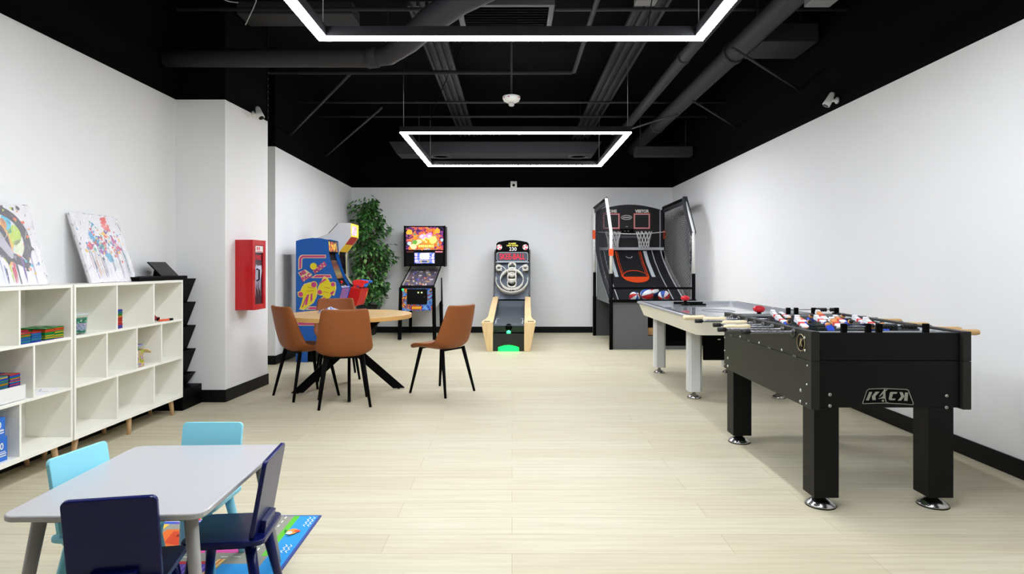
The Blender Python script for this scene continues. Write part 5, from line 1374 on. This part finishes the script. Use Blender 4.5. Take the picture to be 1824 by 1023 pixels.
    for k, f in enumerate((1.0, 0.84)):
        b.tube([(x + 0.095 * f * math.cos(a), yb - 0.002, z + 0.04 * f * math.sin(a)) for a in [i * PI / 14 for i in range(28)]], 0.003, TXT, 5, True)
    for k in range(7): b.box(x - 0.06 + k * 0.018, x - 0.047 + k * 0.018, yb - 0.003, yb, z - 0.012, z + 0.012, TXT)
    b.build('oval_logo', bb)
    x, _, z = site(1116, 407, yb)
    mk().box(x - 0.12, x + 0.12, yb - 0.03, yb, z - 0.09, z - 0.01, BLACK).box(x - 0.016, x + 0.016, yb - 0.032, yb, z + 0.025, z + 0.033, TXT).box(x - 0.05, x - 0.02, yb - 0.032, yb - 0.03, z - 0.05, z - 0.045, TXT).box(x + 0.01, x + 0.04, yb - 0.032, yb - 0.03, z - 0.05, z - 0.045, TXT).build('score_unit', bb)
    mk().box(XL_ + 0.02, XR_ - 0.02, yb - 0.05, yb + 0.02, 1.485, 1.53, flat((196, 198, 200))).build('lower_rail', bb)
    mk().box(XR_ - 0.085, XR_ - 0.065, yb - 0.004, yb, 1.53, 2.18, flat((150, 152, 156))).build('board_edge', bb)
    mk().box(XL_ + 0.32, XR_ - 0.32, yb - 0.035, yb, 1.69, 1.73, flat((70, 72, 76))).build('rim_bracket', bb)
    # hoops
    for u in (1092, 1147):
        yc = yb - 0.20; x, _, z = site(u, 412, yc)
        r = 0.135
        rim = mk().tube([(x + r * math.cos(a), yc + r * math.sin(a), z) for a in [i * PI / 16 for i in range(32)]], 0.008, mat('dark rim', (60, 40, 36), 0.4), 8, True).tube([(x - 0.04, yc + r, z), (x - 0.04, yb, z)], 0.006, BLACK, 8).tube([(x + 0.04, yc + r, z), (x + 0.04, yb, z)], 0.006, BLACK, 8).build('hoop', t)
        b = mk(); NW = mat('white cord', (222, 222, 222), 0.7)
        n = 12; zz = [0, -0.075, -0.15, -0.22, -0.285]; rr_ = [r, r * 0.86, r * 0.72, r * 0.64, r * 0.66]
        for k in range(n):
            for sg in (-1, 1):
                pts = []
                for i in range(5):
                    a = 2 * PI * (k + sg * i * 0.5) / n
                    pts.append((x + rr_[i] * math.cos(a), yc + rr_[i] * math.sin(a), z + zz[i]))
                b.tube(pts, 0.0042, NW, 5)
        b.build('hoop_net', rim)
    pts = []
    for i in range(17):
        s_ = i / 16
        pts.append((XL_ + (XR_ - XL_) * s_, yb - 0.06 - 0.30 * math.sin(PI * s_), 1.80 - 0.055 * math.sin(PI * s_)))
    mk().tube(pts, 0.008, PW, 8).build('ball_guard', t)
    # ramp cloth
    prof = [(10.86, 1.485), (10.6, 1.28), (10.2, 1.06), (9.9, 0.925), (9.6, 0.80), (9.35, 0.69), (9.20, 0.645)]
    ds = [0]
    for a, c in zip(prof, prof[1:]): ds.append(ds[-1] + math.hypot(c[0] - a[0], c[1] - a[1]))
    def RP(s_):
        d = s_ * ds[-1]
        for i in range(len(prof) - 1):
            if d <= ds[i + 1] or i == len(prof) - 2:
                f = (d - ds[i]) / (ds[i + 1] - ds[i])
                return prof[i][0] + (prof[i + 1][0] - prof[i][0]) * f, prof[i][1] + (prof[i + 1][1] - prof[i][1]) * f
    xa, xb = XL_ + 0.06, XR_ - 0.06
    N = 24
    CL = mat('black ramp cloth', (26, 27, 30), 0.6)
    b = mk(); vs = []; fs = []
    for i in range(N + 1):
        y, z = RP(i / N)
        vs += [(xa, y, z), (xb, y, z), (xb, y + 0.01, z - 0.02), (xa, y + 0.01, z - 0.02)]
    for i in range(N):
        for j in range(4): fs.append((i * 4 + j, i * 4 + (j + 1) % 4, i * 4 + 4 + (j + 1) % 4, i * 4 + 4 + j))
    fs += [(0, 1, 2, 3), tuple(range(N * 4, N * 4 + 4))]
    b.add(vs, fs, CL); ramp = b.build('ramp_cloth', t)
    lv = [0.003]
    def on(x, s_):
        y, z = RP(s_); return (x, y - lv[0] * 0.6, z + lv[0])
    def stripe(x0, x1, s0, s1, wd, m, n=10):
        lv[0] += 0.0004; b = mk()
        for i in range(n):
            f0, f1 = i / n, (i + 1) / n
            a, c = x0 + (x1 - x0) * f0, x0 + (x1 - x0) * f1
            p, q_ = s0 + (s1 - s0) * f0, s0 + (s1 - s0) * f1
            b.poly([on(a, p), on(a + wd, p), on(c + wd, q_), on(c, q_)], m)
        b.build('court_stripe', ramp, fix=False)
    ORG = flat((226, 74, 24)); WL = flat((206, 214, 218)); LG = flat((190, 192, 196))
    k0, k1 = 1.775, 2.20; se = 0.46
    stripe(k0, k0, 0.02, se, 0.014, ORG); stripe(k1, k1, 0.02, se, 0.014, ORG); stripe(k0 + 0.03, k0 + 0.03, 0.02, se, 0.007, ORG); stripe(k1 - 0.025, k1 - 0.025, 0.02, se, 0.007, ORG)
    stripe(k1 + 0.055, k1 + 0.055, 0.02, se + 0.0, 0.06, WL); stripe(k0 - 0.115, k0 - 0.115, 0.02, se, 0.06, WL)
    stripe(2.40, 2.40, 0.0, 0.97, 0.016, LG, 20); stripe(1.575, 1.575, 0.0, 0.97, 0.016, LG, 20); stripe(xb - 0.022, xb - 0.022, 0.0, 1.0, 0.02, LG, 20); stripe(xa, xa, 0.0, 1.0, 0.02, LG, 20)
    mid = (k0 + k1 + 0.014) / 2; rad = (k1 - k0) / 2
    n = 20; lv[0] += 0.0004; b = mk()
    for i in range(n):
        a0, a1 = PI * i / n, PI * (i + 1) / n
        b.poly([on(mid + rad * math.cos(a0), se + 0.115 * math.sin(a0)), on(mid + rad * math.cos(a1), se + 0.115 * math.sin(a1)), on(mid + rad * math.cos(a1), se), on(mid + rad * math.cos(a0), se)], ORG)
        f = 0.95
        b.poly([on(mid + rad * math.cos(a0), se - 0.12 * math.sin(a0)), on(mid + rad * math.cos(a1), se - 0.12 * math.sin(a1)), on(mid + rad * f * math.cos(a1), se - 0.108 * math.sin(a1)), on(mid + rad * f * math.cos(a0), se - 0.108 * math.sin(a0))], ORG)
    b.build('free_throw_circle', ramp, fix=False); b = mk()
    for i in range(10):
        a0, a1 = PI * i / 10, PI * (i + 1) / 10
        b.poly([on(mid + 0.055 * math.cos(a0), 0.10 + 0.03 * math.sin(a0)), on(mid + 0.055 * math.cos(a1), 0.10 + 0.03 * math.sin(a1)), on(mid + 0.044 * math.cos(a1), 0.10 + 0.022 * math.sin(a1)), on(mid + 0.044 * math.cos(a0), 0.10 + 0.022 * math.sin(a0))], LG)
    b.build('court_arc', ramp, fix=False)
    # side slings under the nets (left side shows)
    sl = mat('grey side cloth', (112, 118, 120), 0.7)
    for x in (XL_ + 0.03,):
        b = mk(); vs = []; fs = []
        for i in range(N + 1):
            y, z = RP(i / N); zb = 0.64
            vs += [(x, y, z), (x, y, min(z - 0.01, zb)), (x + 0.006, y, min(z - 0.01, zb)), (x + 0.006, y, z)]
        for i in range(N):
            for j in range(4): fs.append((i * 4 + j, i * 4 + (j + 1) % 4, i * 4 + 4 + (j + 1) % 4, i * 4 + 4 + j))
        b.add(vs, fs, sl); b.build('side_cloth', t)
    # nets
    NT = mat('dark net cord', (40, 42, 46), 0.8)
    for x, bow in ((XL_ + 0.01, -1), (XR_ - 0.01, 1)):
        b = mk()
        def NP(s_, q_):
            y = YF + 0.05 + (YR - 0.08 - YF - 0.05) * s_
            lo = min(range(len(prof) - 1), key=lambda i: 0 if prof[i + 1][0] <= y <= prof[i][0] else 1)
            a, c = prof[lo], prof[lo + 1]
            f = (y - a[0]) / (c[0] - a[0]); f = max(0, min(1, f))
            zb = a[1] + (c[1] - a[1]) * f
            zt = 1.71 + (2.16 - 1.71) * max(0, min(1, (y - YF) / 0.45))
            q2 = q_ ** (1.0 + 0.25 * (1 - s_))
            return (x + bow * 0.05 * math.sin(PI * s_) * math.sin(PI * q_), y, zb + (zt - zb) * q2)
        A, B_ = 30, 22
        for k in range(-B_, A + 1):
            for sg in (1, -1):
                pts = []
                for j in range(0, B_ + 1, 2):
                    i = k + j if sg > 0 else k + B_ - j
                    if 0 <= i <= A: pts.append(NP(i / A, j / B_))
                if len(pts) > 1: b.tube(pts, 0.0026, NT, 3, caps=False)
        b.tube([NP(i / 20, 0) for i in range(21)], 0.006, flat((150, 152, 156)), 6)
        b.build('side_net', t, fix=False)
    return RP
RPF = hoops()
def hoop_ball(label, loc, rot, r=0.09):
    t = thing('basketball', label, 'ball', loc, 0, 'small red, white and blue basketballs')
    t.rotation_euler = rot
    cs = [mat('ball red', (206, 40, 44), 0.5), mat('ball white', (232, 232, 232), 0.5), mat('ball blue', (44, 84, 170), 0.5), mat('ball white', (232, 232, 232)), mat('ball red', (206, 40, 44)), mat('ball white', (232, 232, 232)), mat('ball blue', (44, 84, 170)), mat('ball white', (232, 232, 232))]
    b = MB(); n, k = 32, 16
    def P(i, j):
        a = PI * i / k; q = 2 * PI * j / n
        return (r * math.sin(a) * math.cos(q), r * math.sin(a) * math.sin(q), -r * math.cos(a))
    for i in range(k):
        for j in range(n):
            b.add([P(i, j), P(i, j + 1), P(i + 1, j + 1), P(i + 1, j)], [(0, 1, 2, 3)], cs[j // 4], True)
    b.build('ball_cover', t)
    b = MB()
    for j in range(4):
        q = PI * j / 4
        b.tube([(r * 1.001 * math.sin(a) * math.cos(q), r * 1.001 * math.sin(a) * math.sin(q), r * 1.001 * math.cos(a)) for a in [2 * PI * m_ / 28 for m_ in range(28)]], 0.0016, BLACK, 5, True)
    b.build('ball_seam', t)
for (x, y), r, rot, lab in (((1.81, 9.29), 0.078, (1.0, 0.4, 0.2), 'small ball with a red panel on top, first at the hoop game tray'), ((1.995, 9.31), 0.098, (1.35, 0.2, 1.9), 'largest ball in the hoop game tray, white above blue'),
        ((2.14, 9.47), 0.075, (0.4, 1.2, 0.6), 'small ball half hidden behind the largest ball in the tray'), ((2.245, 9.295), 0.086, (1.2, 0.5, 2.6), 'ball with blue panels at the tray end beside the air hockey table')):
    zz = 0.0
    pts = [(9.90, 0.925), (9.6, 0.80), (9.35, 0.69), (9.20, 0.645)]
    for a, c in zip(pts, pts[1:]):
        if c[0] <= y <= a[0]: zz = a[1] + (c[1] - a[1]) * (y - a[0]) / (c[0] - a[0])
    hoop_ball(lab, (x, y, zz + r * 1.05), rot, r)
tag(MB().box(1.975, 2.095, 9.2, 9.3, 0.2, 0.305, wood('cardboard', (196, 150, 96), (180, 134, 84), 'X', 4)).build('cardboard_box', bevel=0.003), 'small tan cardboard box inside the base opening of the hoop game', 'box')
# ------------------------------------------------------------------ air hockey
def air_hockey():
    t = thing('air_hockey_table', 'white air hockey table along the right wall', 'game table', (2.065, 6.3, 0))
    hx, y0, y1, zt = 0.597, -1.15, 1.15, 0.80
    CRM = mat('cream table side', (234, 230, 216), 0.45); SIL = mat('silver rail', (188, 190, 194), 0.3, 0.6)
    PFM = mat('air hockey surface', (196, 200, 206), 0.06, spec=0.7, coat=0.5)
    # slanted apron
    def loop(x, ya, yb, z, r): return [(p[0], p[1], z) for p in rrect(-x, x, ya, yb, r, 4)]
    b = MB()
    rings = [loop(hx - 0.02, y0 + 0.02, y1 - 0.02, zt - 0.03, 0.06), loop(hx - 0.07, y0 + 0.07, y1 - 0.07, zt - 0.16, 0.05), loop(hx - 0.09, y0 + 0.09, y1 - 0.09, zt - 0.16, 0.05), loop(hx - 0.09, y0 + 0.09, y1 - 0.09, zt - 0.05, 0.05)]
    k = len(rings[0]); vs = [p for r_ in rings for p in r_]; fs = []
    for i in range(3):
        for j in range(k): fs.append((i * k + j, i * k + (j + 1) % k, (i + 1) * k + (j + 1) % k, (i + 1) * k + j))
    b.add(vs, fs, CRM); b.build('side_apron', t)
    b = MB()
    rings = [loop(hx - 0.02, y0 + 0.02, y1 - 0.02, zt - 0.032, 0.06), loop(hx, y0, y1, zt - 0.02, 0.065), loop(hx, y0, y1, zt - 0.006, 0.065), loop(hx - 0.012, y0 + 0.012, y1 - 0.012, zt, 0.06), loop(hx - 0.075, y0 + 0.075, y1 - 0.075, zt - 0.002, 0.05), loop(hx - 0.08, y0 + 0.08, y1 - 0.08, zt - 0.045, 0.05)]
    vs = [p for r_ in rings for p in r_]; fs = []
    for i in range(5):
        for j in range(k): fs.append((i * k + j, i * k + (j + 1) % k, (i + 1) * k + (j + 1) % k, (i + 1) * k + j))
    b.add(vs, fs, SIL); rl = b.build('top_rail', t)
    b = MB()
    for sx in (-1, 1): b.box(sx * (hx - 0.05) - 0.006, sx * (hx - 0.05) + 0.006, y0 + 0.12, -0.03, zt - 0.0015, zt + 0.0006, BLACKM).box(sx * (hx - 0.05) - 0.006, sx * (hx - 0.05) + 0.006, 0.03, y1 - 0.12, zt - 0.0015, zt + 0.0006, BLACKM)
    b.build('rail_groove', rl)
    pf = MB().box(-hx + 0.085, hx - 0.085, y0 + 0.085, y1 - 0.085, zt - 0.07, zt - 0.036, PFM).build('playfield', t)
    b = MB()
    b.box(-hx + 0.09, hx - 0.09, -0.006, 0.006, zt - 0.036, zt - 0.0356, flat((70, 80, 110)))
    b.tube([(0.16 * math.cos(a), 0.16 * math.sin(a), zt - 0.0362) for a in [i * PI / 20 for i in range(40)]], 0.003, flat((70, 80, 110)), 4, True)
    b.build('playfield_marking', pf)
    MB().box(-hx + 0.11, hx - 0.11, y0 + 0.12, y1 - 0.12, zt - 0.17, zt - 0.071, mat('dark underbody', (58, 58, 56), 0.6)).build('underbody', t)
    for y in (y0 + 0.078, y1 - 0.084):
        MB().box(-0.17, 0.17, y - 0.004, y + 0.008, zt - 0.034, zt - 0.006, BLACK).build('goal_slot', t)
    LG = mat('pale grey leg', (214, 216, 216), 0.4)
    for sx in (-1, 1):
        for sy, y in ((-1, 5.79 - 6.3), (1, 7.15 - 6.3)):
            b = MB(); c = 0.022; w_ = 0.062
            poly = [(-w_ + c, -w_), (w_ - c, -w_), (w_, -w_ + c), (w_, w_ - c), (w_ - c, w_), (-w_ + c, w_), (-w_, w_ - c), (-w_, -w_ + c)]
            b.prism([(sx * 0.39 + p[0], y + p[1]) for p in poly], 'z', 0.065, 0.68, LG)
            lg = b.build('leg', t, bevel=0.002)
            MB().lathe([(0.062, 0), (0.064, 0.008), (0.04, 0.028), (0.016, 0.04), (0.014, 0.068)], (sx * 0.39, y, 0), CHROME, 24).build('leveller_foot', lg)
    MB().box(-0.33, 0.33, 5.70 - 6.3, 5.72 - 6.3, 0.36, 0.68, BLACK).build('end_panel', t)
    MB().box(-0.33, 0.33, 7.2 - 6.3, 7.22 - 6.3, 0.36, 0.68, BLACK).build('end_panel', t)
    MB().box(-0.2, -0.175, 5.697 - 6.3, 5.70 - 6.3, 0.545, 0.553, WHITEP).build('panel_label', t)
air_hockey()
def mallet(label, loc):
    t = thing('air_hockey_mallet', label, 'mallet', loc, 0, 'red air hockey mallets')
    MB().lathe([(0.05, 0), (0.052, 0.006), (0.05, 0.016), (0.03, 0.022), (0.018, 0.026), (0.018, 0.05), (0.03, 0.058)], (0, 0, 0), BLACK, 28).build('mallet_base', t)
    MB().lathe([(0.03, 0.054), (0.046, 0.066), (0.052, 0.082), (0.045, 0.098), (0.024, 0.108), (0.0, 0.11)], (0, 0, 0), mat('mallet red', (206, 24, 40), 0.3), 28).build('mallet_knob', t)
mallet('red-topped mallet at the far end of the air hockey table', (1.985, 7.2, 0.764))
mallet('red-topped mallet on the air hockey table just behind the foosball table', (2.13, 5.42, 0.764))
t = thing('puck_bar', 'short black bar lying beside the far red mallet on the air hockey table', 'bar', (2.12, 7.2, 0.764))
MB().box(-0.085, 0.10, -0.012, 0.012, 0, 0.018, BLACK).build('bar_body', t, bevel=0.004)

# ------------------------------------------------------------------ foosball
def foosball():
    xl, xr, yf, yr, zt, zb = 1.485, 2.28, 3.12, 4.40, 0.891, 0.503
    rx, ry = (xl + xr) / 2, (yf + yr) / 2
    t = thing('foosball_table', 'black foosball table on four thick legs at the right', 'game table', (rx, ry, 0))
    O = T(-rx, -ry, 0)
    def mk(): b = MB(); b.M = O; return b
    FB = mat('foosball black laminate', (15, 15, 16), 0.45, spec=0.2); FS = mat('foosball side laminate', (36, 36, 33), 0.45, vary=0.1, vscale=5, spec=0.3)
    th = 0.042; zs = 0.744
    for x in (xl, xr - th):
        sd = mk().box(x, x + th, yf, yr, zb, zs - 0.002, FS).box(x, x + th, yf, yr, zs, zt, FS).build('side_panel', t, bevel=0.002)
    rim_z = zt - 0.008
    for y, yy in ((yf + 0.02, yf + 0.06), (yr - 0.06, yr - 0.02)):
        mk().box(xl + th, xr - th, y, yy, zb + 0.006, zs - 0.0015, FB).build('lower_end_panel', t, bevel=0.002)
        mk().box(xl + th, xr - th, y, yy, zs + 0.0015, rim_z, FB).build('upper_end_panel', t, bevel=0.002)
    IW = mat('pale inner wall', (196, 202, 206), 0.3)
    mk().box(xl + th, xl + th + 0.01, yf + 0.06, yr - 0.06, 0.76, rim_z - 0.004, IW).build('inner_wall', t)
    mk().box(xr - th - 0.01, xr - th, yf + 0.06, yr - 0.06, 0.76, rim_z - 0.004, IW).build('inner_wall', t)
    mk().box(xl + th, xr - th, yf + 0.06, yf + 0.12, rim_z - 0.03, rim_z - 0.002, mat('grey rim shelf', (120, 124, 126), 0.4)).box(xl + th, xr - th, yr - 0.12, yr - 0.06, rim_z - 0.03, rim_z - 0.002, mat('grey rim shelf', (120, 124, 126))).build('rim_shelf', t)
    pf = mk().box(xl + th, xr - th, yf + 0.06, yr - 0.06, 0.745, 0.76, mat('green pitch', (70, 130, 84), 0.35)).build('pitch', t)
    b = mk(); WM = flat((220, 226, 220)); ym = (yf + yr) / 2; xm = (xl + xr) / 2
    b.box(xl + th + 0.012, xr - th - 0.012, ym - 0.004, ym + 0.004, 0.76, 0.7606, WM).tube([(xm + 0.1 * math.cos(a), ym + 0.1 * math.sin(a), 0.7598) for a in [i * PI / 16 for i in range(32)]], 0.003, WM, 4, True)
    for y in (yf + 0.2, yr - 0.2): b.box(xm - 0.16, xm + 0.16, y - 0.004, y + 0.004, 0.76, 0.7606, WM)
    b.build('pitch_line', pf)
    # legs with chrome feet
    for x in (1.57, 2.142):
        for y in (3.20, 4.345):
            lg = mk().box(x - 0.062, x + 0.062, y - 0.062, y + 0.062, 0.058, zb + 0.006, FB).build('leg', t, bevel=0.002)
            b = mk().lathe([(0.069, 0.0), (0.073, 0.006), (0.07, 0.012), (0.045, 0.032), (0.026, 0.042), (0.022, 0.06)], (x, y, 0), CHROME, 32)
            b.lathe([(0.0725, 0.0), (0.0745, 0.003), (0.0725, 0.0065)], (x, y, 0), BLACK, 32)
            b.build('leveller_foot', lg)
    BOLT = mat('bolt steel', (200, 200, 196), 0.3, 0.9)
    def bolt_front(u, v):
        x, y, z = site(u, v, yf + 0.02)
        b = mk().lathe([(0.0085, 0), (0.0085, -0.003), (0.005, -0.006), (0.0, -0.006)], (x, y, z), BOLT, 14, 'y').lathe([(0.003, -0.0062), (0.003, -0.0064)], (x, y, z), BLACK, 6, 'y'); b.build('bolt', t)
    for p in ((1478, 703.3), (1478, 723.3), (1686, 705.4), (1685.6, 726)): bolt_front(*p)
    def side_pt(u, v):
        Y = xl * FOC / (u - CX); return Y, CAMH - (v - CY) / FOC * Y
    def zz(p): return (1270 + p[0] / 3.648, 530 + p[1] / 3.648)
    for p, r in (((178, 255), 0.007), ((302, 295), 0.007), ((450, 343), 0.007), ((598, 262), 0.007), ((600, 345), 0.007), ((98, 394), 0.009), ((98, 447), 0.009), ((572, 604), 0.009), ((570, 677), 0.009), ((616, 443), 0.005), ((613, 567), 0.005), ((611, 690), 0.005), ((78, 260), 0.005), ((78, 345), 0.005), ((78, 435), 0.005)):
        Y, z = side_pt(*zz(p))
        mk().lathe([(r, 0), (r, -0.003), (r * 0.6, -0.006), (0, -0.006)], (xl, Y, z), BOLT, 12, 'x').build('bolt', t)
    for p in ((120, 247), (235, 283), (370, 328), (533, 381)):
        Y, z = side_pt(*zz(p))
        mk().box(xl - 0.004, xl, Y - 0.022, Y + 0.022, z - 0.003, z + 0.004, mat('dark steel', (120, 120, 118), 0.3, 0.9)).build('latch', t)
    # ball entry ring with a K
    Y, z = side_pt(1427, 610.5)
    TAN = mat('gold print', (150, 134, 94), 0.45)
    b = mk().lathe([(0.044, 0), (0.044, -0.002), (0, -0.002)], (xl, Y, z), BLACKM, 32, 'x').tube([(xl - 0.002, Y + 0.0425 * math.cos(a), z + 0.0425 * math.sin(a)) for a in [i * PI / 18 for i in range(36)]], 0.0022, TAN, 6, True)
    b.text('K', 0.058, T(xl - 0.003, Y, z) @ LEFT, TAN, 0, 0.0015, 0.85, 0.35)
    b.build('side_badge', t)
    # KICK badge on the end
    SG = mat('silver print', (162, 162, 150), 0.35, 0.3)
    yb_ = yf + 0.02
    def F(u, v):  # badge zoom coordinates -> panel
        x, _, z = site(1500 + u / 7.93, 670 + v / 7.93, yb_); return (x, z)
    b = mk()
    o1 = [(282, 385), (345, 205), (375, 180), (600, 172), (910, 186), (940, 200), (1014, 395), (995, 412), (860, 400), (620, 388), (450, 390), (290, 396)]
    o2 = [(296, 380), (352, 212), (378, 190), (600, 182), (905, 196), (930, 208), (1000, 393), (988, 402), (860, 390), (620, 378), (450, 380), (300, 386)]
    b.poly([(p[0], yb_ - 0.0006, p[1]) for p in [F(*q) for q in o1]], SG)
    b.poly([(p[0], yb_ - 0.0009, p[1]) for p in [F(*q) for q in o2]], BLACK)
    lv = [0.0012]
    def L(pts):
        lv[0] += 0.00005
        b.poly([(p[0], yb_ - lv[0], p[1]) for p in [F(*q) for q in pts]], SG)
    L([(382, 225), (425, 225), (375, 345), (333, 345)]); L([(470, 222), (528, 222), (468, 285), (475, 340), (425, 340), (418, 285)])
    L([(680, 226), (778, 226), (768, 252), (718, 252), (698, 318), (752, 318), (745, 342), (672, 342), (655, 330), (672, 240)])
    L([(806, 228), (850, 228), (878, 288), (830, 348), (782, 348), (832, 288)]); L([(885, 232), (930, 234), (922, 352), (872, 350)])
    # kicking figure
    L([(590, 185), (606, 185), (612, 205), (608, 250), (612, 310), (628, 380), (648, 368), (652, 378), (618, 384), (600, 320), (560, 318), (510, 326), (508, 318), (545, 306), (575, 285), (580, 245), (528, 292), (520, 286), (560, 232), (582, 208)])
    L([(608, 205), (632, 186), (640, 190), (614, 216)]); L([(560 + 17 * math.cos(a) + 14, 350 + 17 * math.sin(a)) for a in [i * PI / 8 for i in range(16)]])
    b.build('end_badge', t, fix=False)
    # rods
    CH = mat('rod chrome', (104, 106, 110), 0.22, 1.0); CRH = mat('cream handle', (222, 206, 170), 0.5); RB = mat('rubber black', (18, 18, 20), 0.55)
    TEAM = {'w': (flat((232, 232, 236), 0.35), flat((214, 60, 50), 0.35)), 'b': (flat((44, 76, 190), 0.35), flat((40, 60, 160), 0.35))}
    SKIN = flat((222, 150, 90), 0.45); HAIR = flat((40, 30, 30), 0.5)
    ys = [4.235, 4.107, 3.974, 3.841, 3.712, 3.578, 3.445, 3.312]
    zr = 0.868
    men = [1, 2, 3, 5, 5, 3, 2, 1]
    team = ['w', 'w', 'b', 'w', 'b', 'w', 'b', 'b']
    hl = {0: 1.30, 1: 1.40, 3: 1.435, 5: 1.355}       # inner end of the handles on the near side
    el = {2: 1.17, 4: 1.20, 6: 1.14, 7: 1.22}         # bare rod ends on the near side
    rr = random.Random(14)
    ang = [1.75, 2.0, 0.35, 1.85, 0.9, 1.95, -0.7, 0.5]
    for i, y in enumerate(ys):
        x0 = hl[i] if i in hl else el[i]
        x1 = xr + 0.10 if i in hl else xr + 0.05
        b = mk().tube([(x0 - (0.1 if i in hl else 0), y, zr), (x1, y, zr)], 0.008, CH, 12)
        rod = b.build('rod', t)
        if i in hl:
            mk().lathe([(0.0, -0.15), (0.013, -0.148), (0.0165, -0.13), (0.0155, -0.07), (0.0175, -0.02), (0.015, -0.002), (0.0, 0.0)], (x0, y, zr), CRH, 18, 'x').build('handle', rod)
            mk().tube([(x1 - 0.03, y, zr), (x1 + 0.005, y, zr)], 0.012, RB, 12).build('rod_cap', rod)
        else:
            mk().tube([(x0 - 0.012, y, zr), (x0 + 0.03, y, zr)], 0.0125, RB, 12).build('rod_cap', rod)
            mk().lathe([(0.0, 0.0), (0.015, 0.002), (0.0175, 0.02), (0.0155, 0.07), (0.0165, 0.13), (0.013, 0.148), (0.0, 0.15)], (x1 - 0.02, y, zr), wood('tan handle', (224, 184, 124), (206, 164, 104), 'X', 5), 18, 'x').build('handle', rod)
        for s in (-1, 1):
            xs = xl if s < 0 else xr
            mk().lathe([(0.024, 0.0), (0.024, s * 0.004), (0.017, s * 0.012), (0.011, s * 0.014)], (xs, y, zr - 0.003), mat('bearing steel', (70, 70, 70), 0.3, 0.8), 20, 'x').build('rod_bearing', rod)
        n = men[i]; off = rr.uniform(-0.03, 0.03)
        span = 0.60; 
        sx_ = [xl + th + span * (k + 0.5) / n + 0.05 + off for k in range(n)]
        for x in (sx_[0] - 0.05, sx_[-1] + 0.05):
            mk().lathe([(0.013, -0.018), (0.015, -0.012), (0.015, 0.012), (0.013, 0.018)], (x, y, zr), RB, 16, 'x').build('bumper', rod)
        for k, x in enumerate(sx_):
            a = ang[i]
            kit, kit2 = TEAM[team[i]]
            b = MB(); b.M = O @ T(x, y, zr) @ Matrix.Rotation(a, 4, 'X')
            b.prism([(-0.017, -0.022), (0.017, -0.022), (0.02, 0.012), (0.014, 0.02), (-0.014, 0.02), (-0.02, 0.012)], 'y', -0.013, 0.013, kit)
            b.prism([(-0.016, -0.045), (0.016, -0.045), (0.017, -0.022), (-0.017, -0.022)], 'y', -0.012, 0.012, kit2)
            b.prism([(-0.012, -0.085), (0.012, -0.085), (0.014, -0.045), (-0.014, -0.045)], 'y', -0.010, 0.010, SKIN if k % 2 else kit)
            b.box(-0.013, 0.013, -0.014, 0.014, -0.106, -0.085, kit)
            b.ball((0, 0, 0.034), 0.0145, SKIN, 14, 9).ball((0, -0.002, 0.041), 0.0125, HAIR, 12, 8)
            b.build('player', rod)
    # score counters
    for y, us in ((yf + 0.045, (1503, 1546, 1565.5, 1649)), (yr - 0.045, (1404, 1418, 1449, 1490))):
        xs = [(u - CX) / FOC * y for u in us]
        for x in xs: mk().box(x - 0.0135, x + 0.0135, y - 0.01, y + 0.01, rim_z - 0.001, rim_z + 0.044, BLACK).build('counter_post', t, bevel=0.002)
        mk().tube([(xs[0], y, rim_z + 0.03), (xs[-1], y, rim_z + 0.03)], 0.0025, CH, 8).build('counter_wire', t)
        c0 = xs[2] + 0.02
        for k in range(10):
            x = c0 + 0.016 * k + (0.02 if k > 4 else 0)
            if x > xs[3] - 0.016: break
            mk().lathe([(0.005, -0.007), (0.013, -0.004), (0.014, 0.0), (0.013, 0.004), (0.005, 0.007)], (x, y, rim_z + 0.03), RB, 16, 'x').build('counter_bead', t)
foosball()
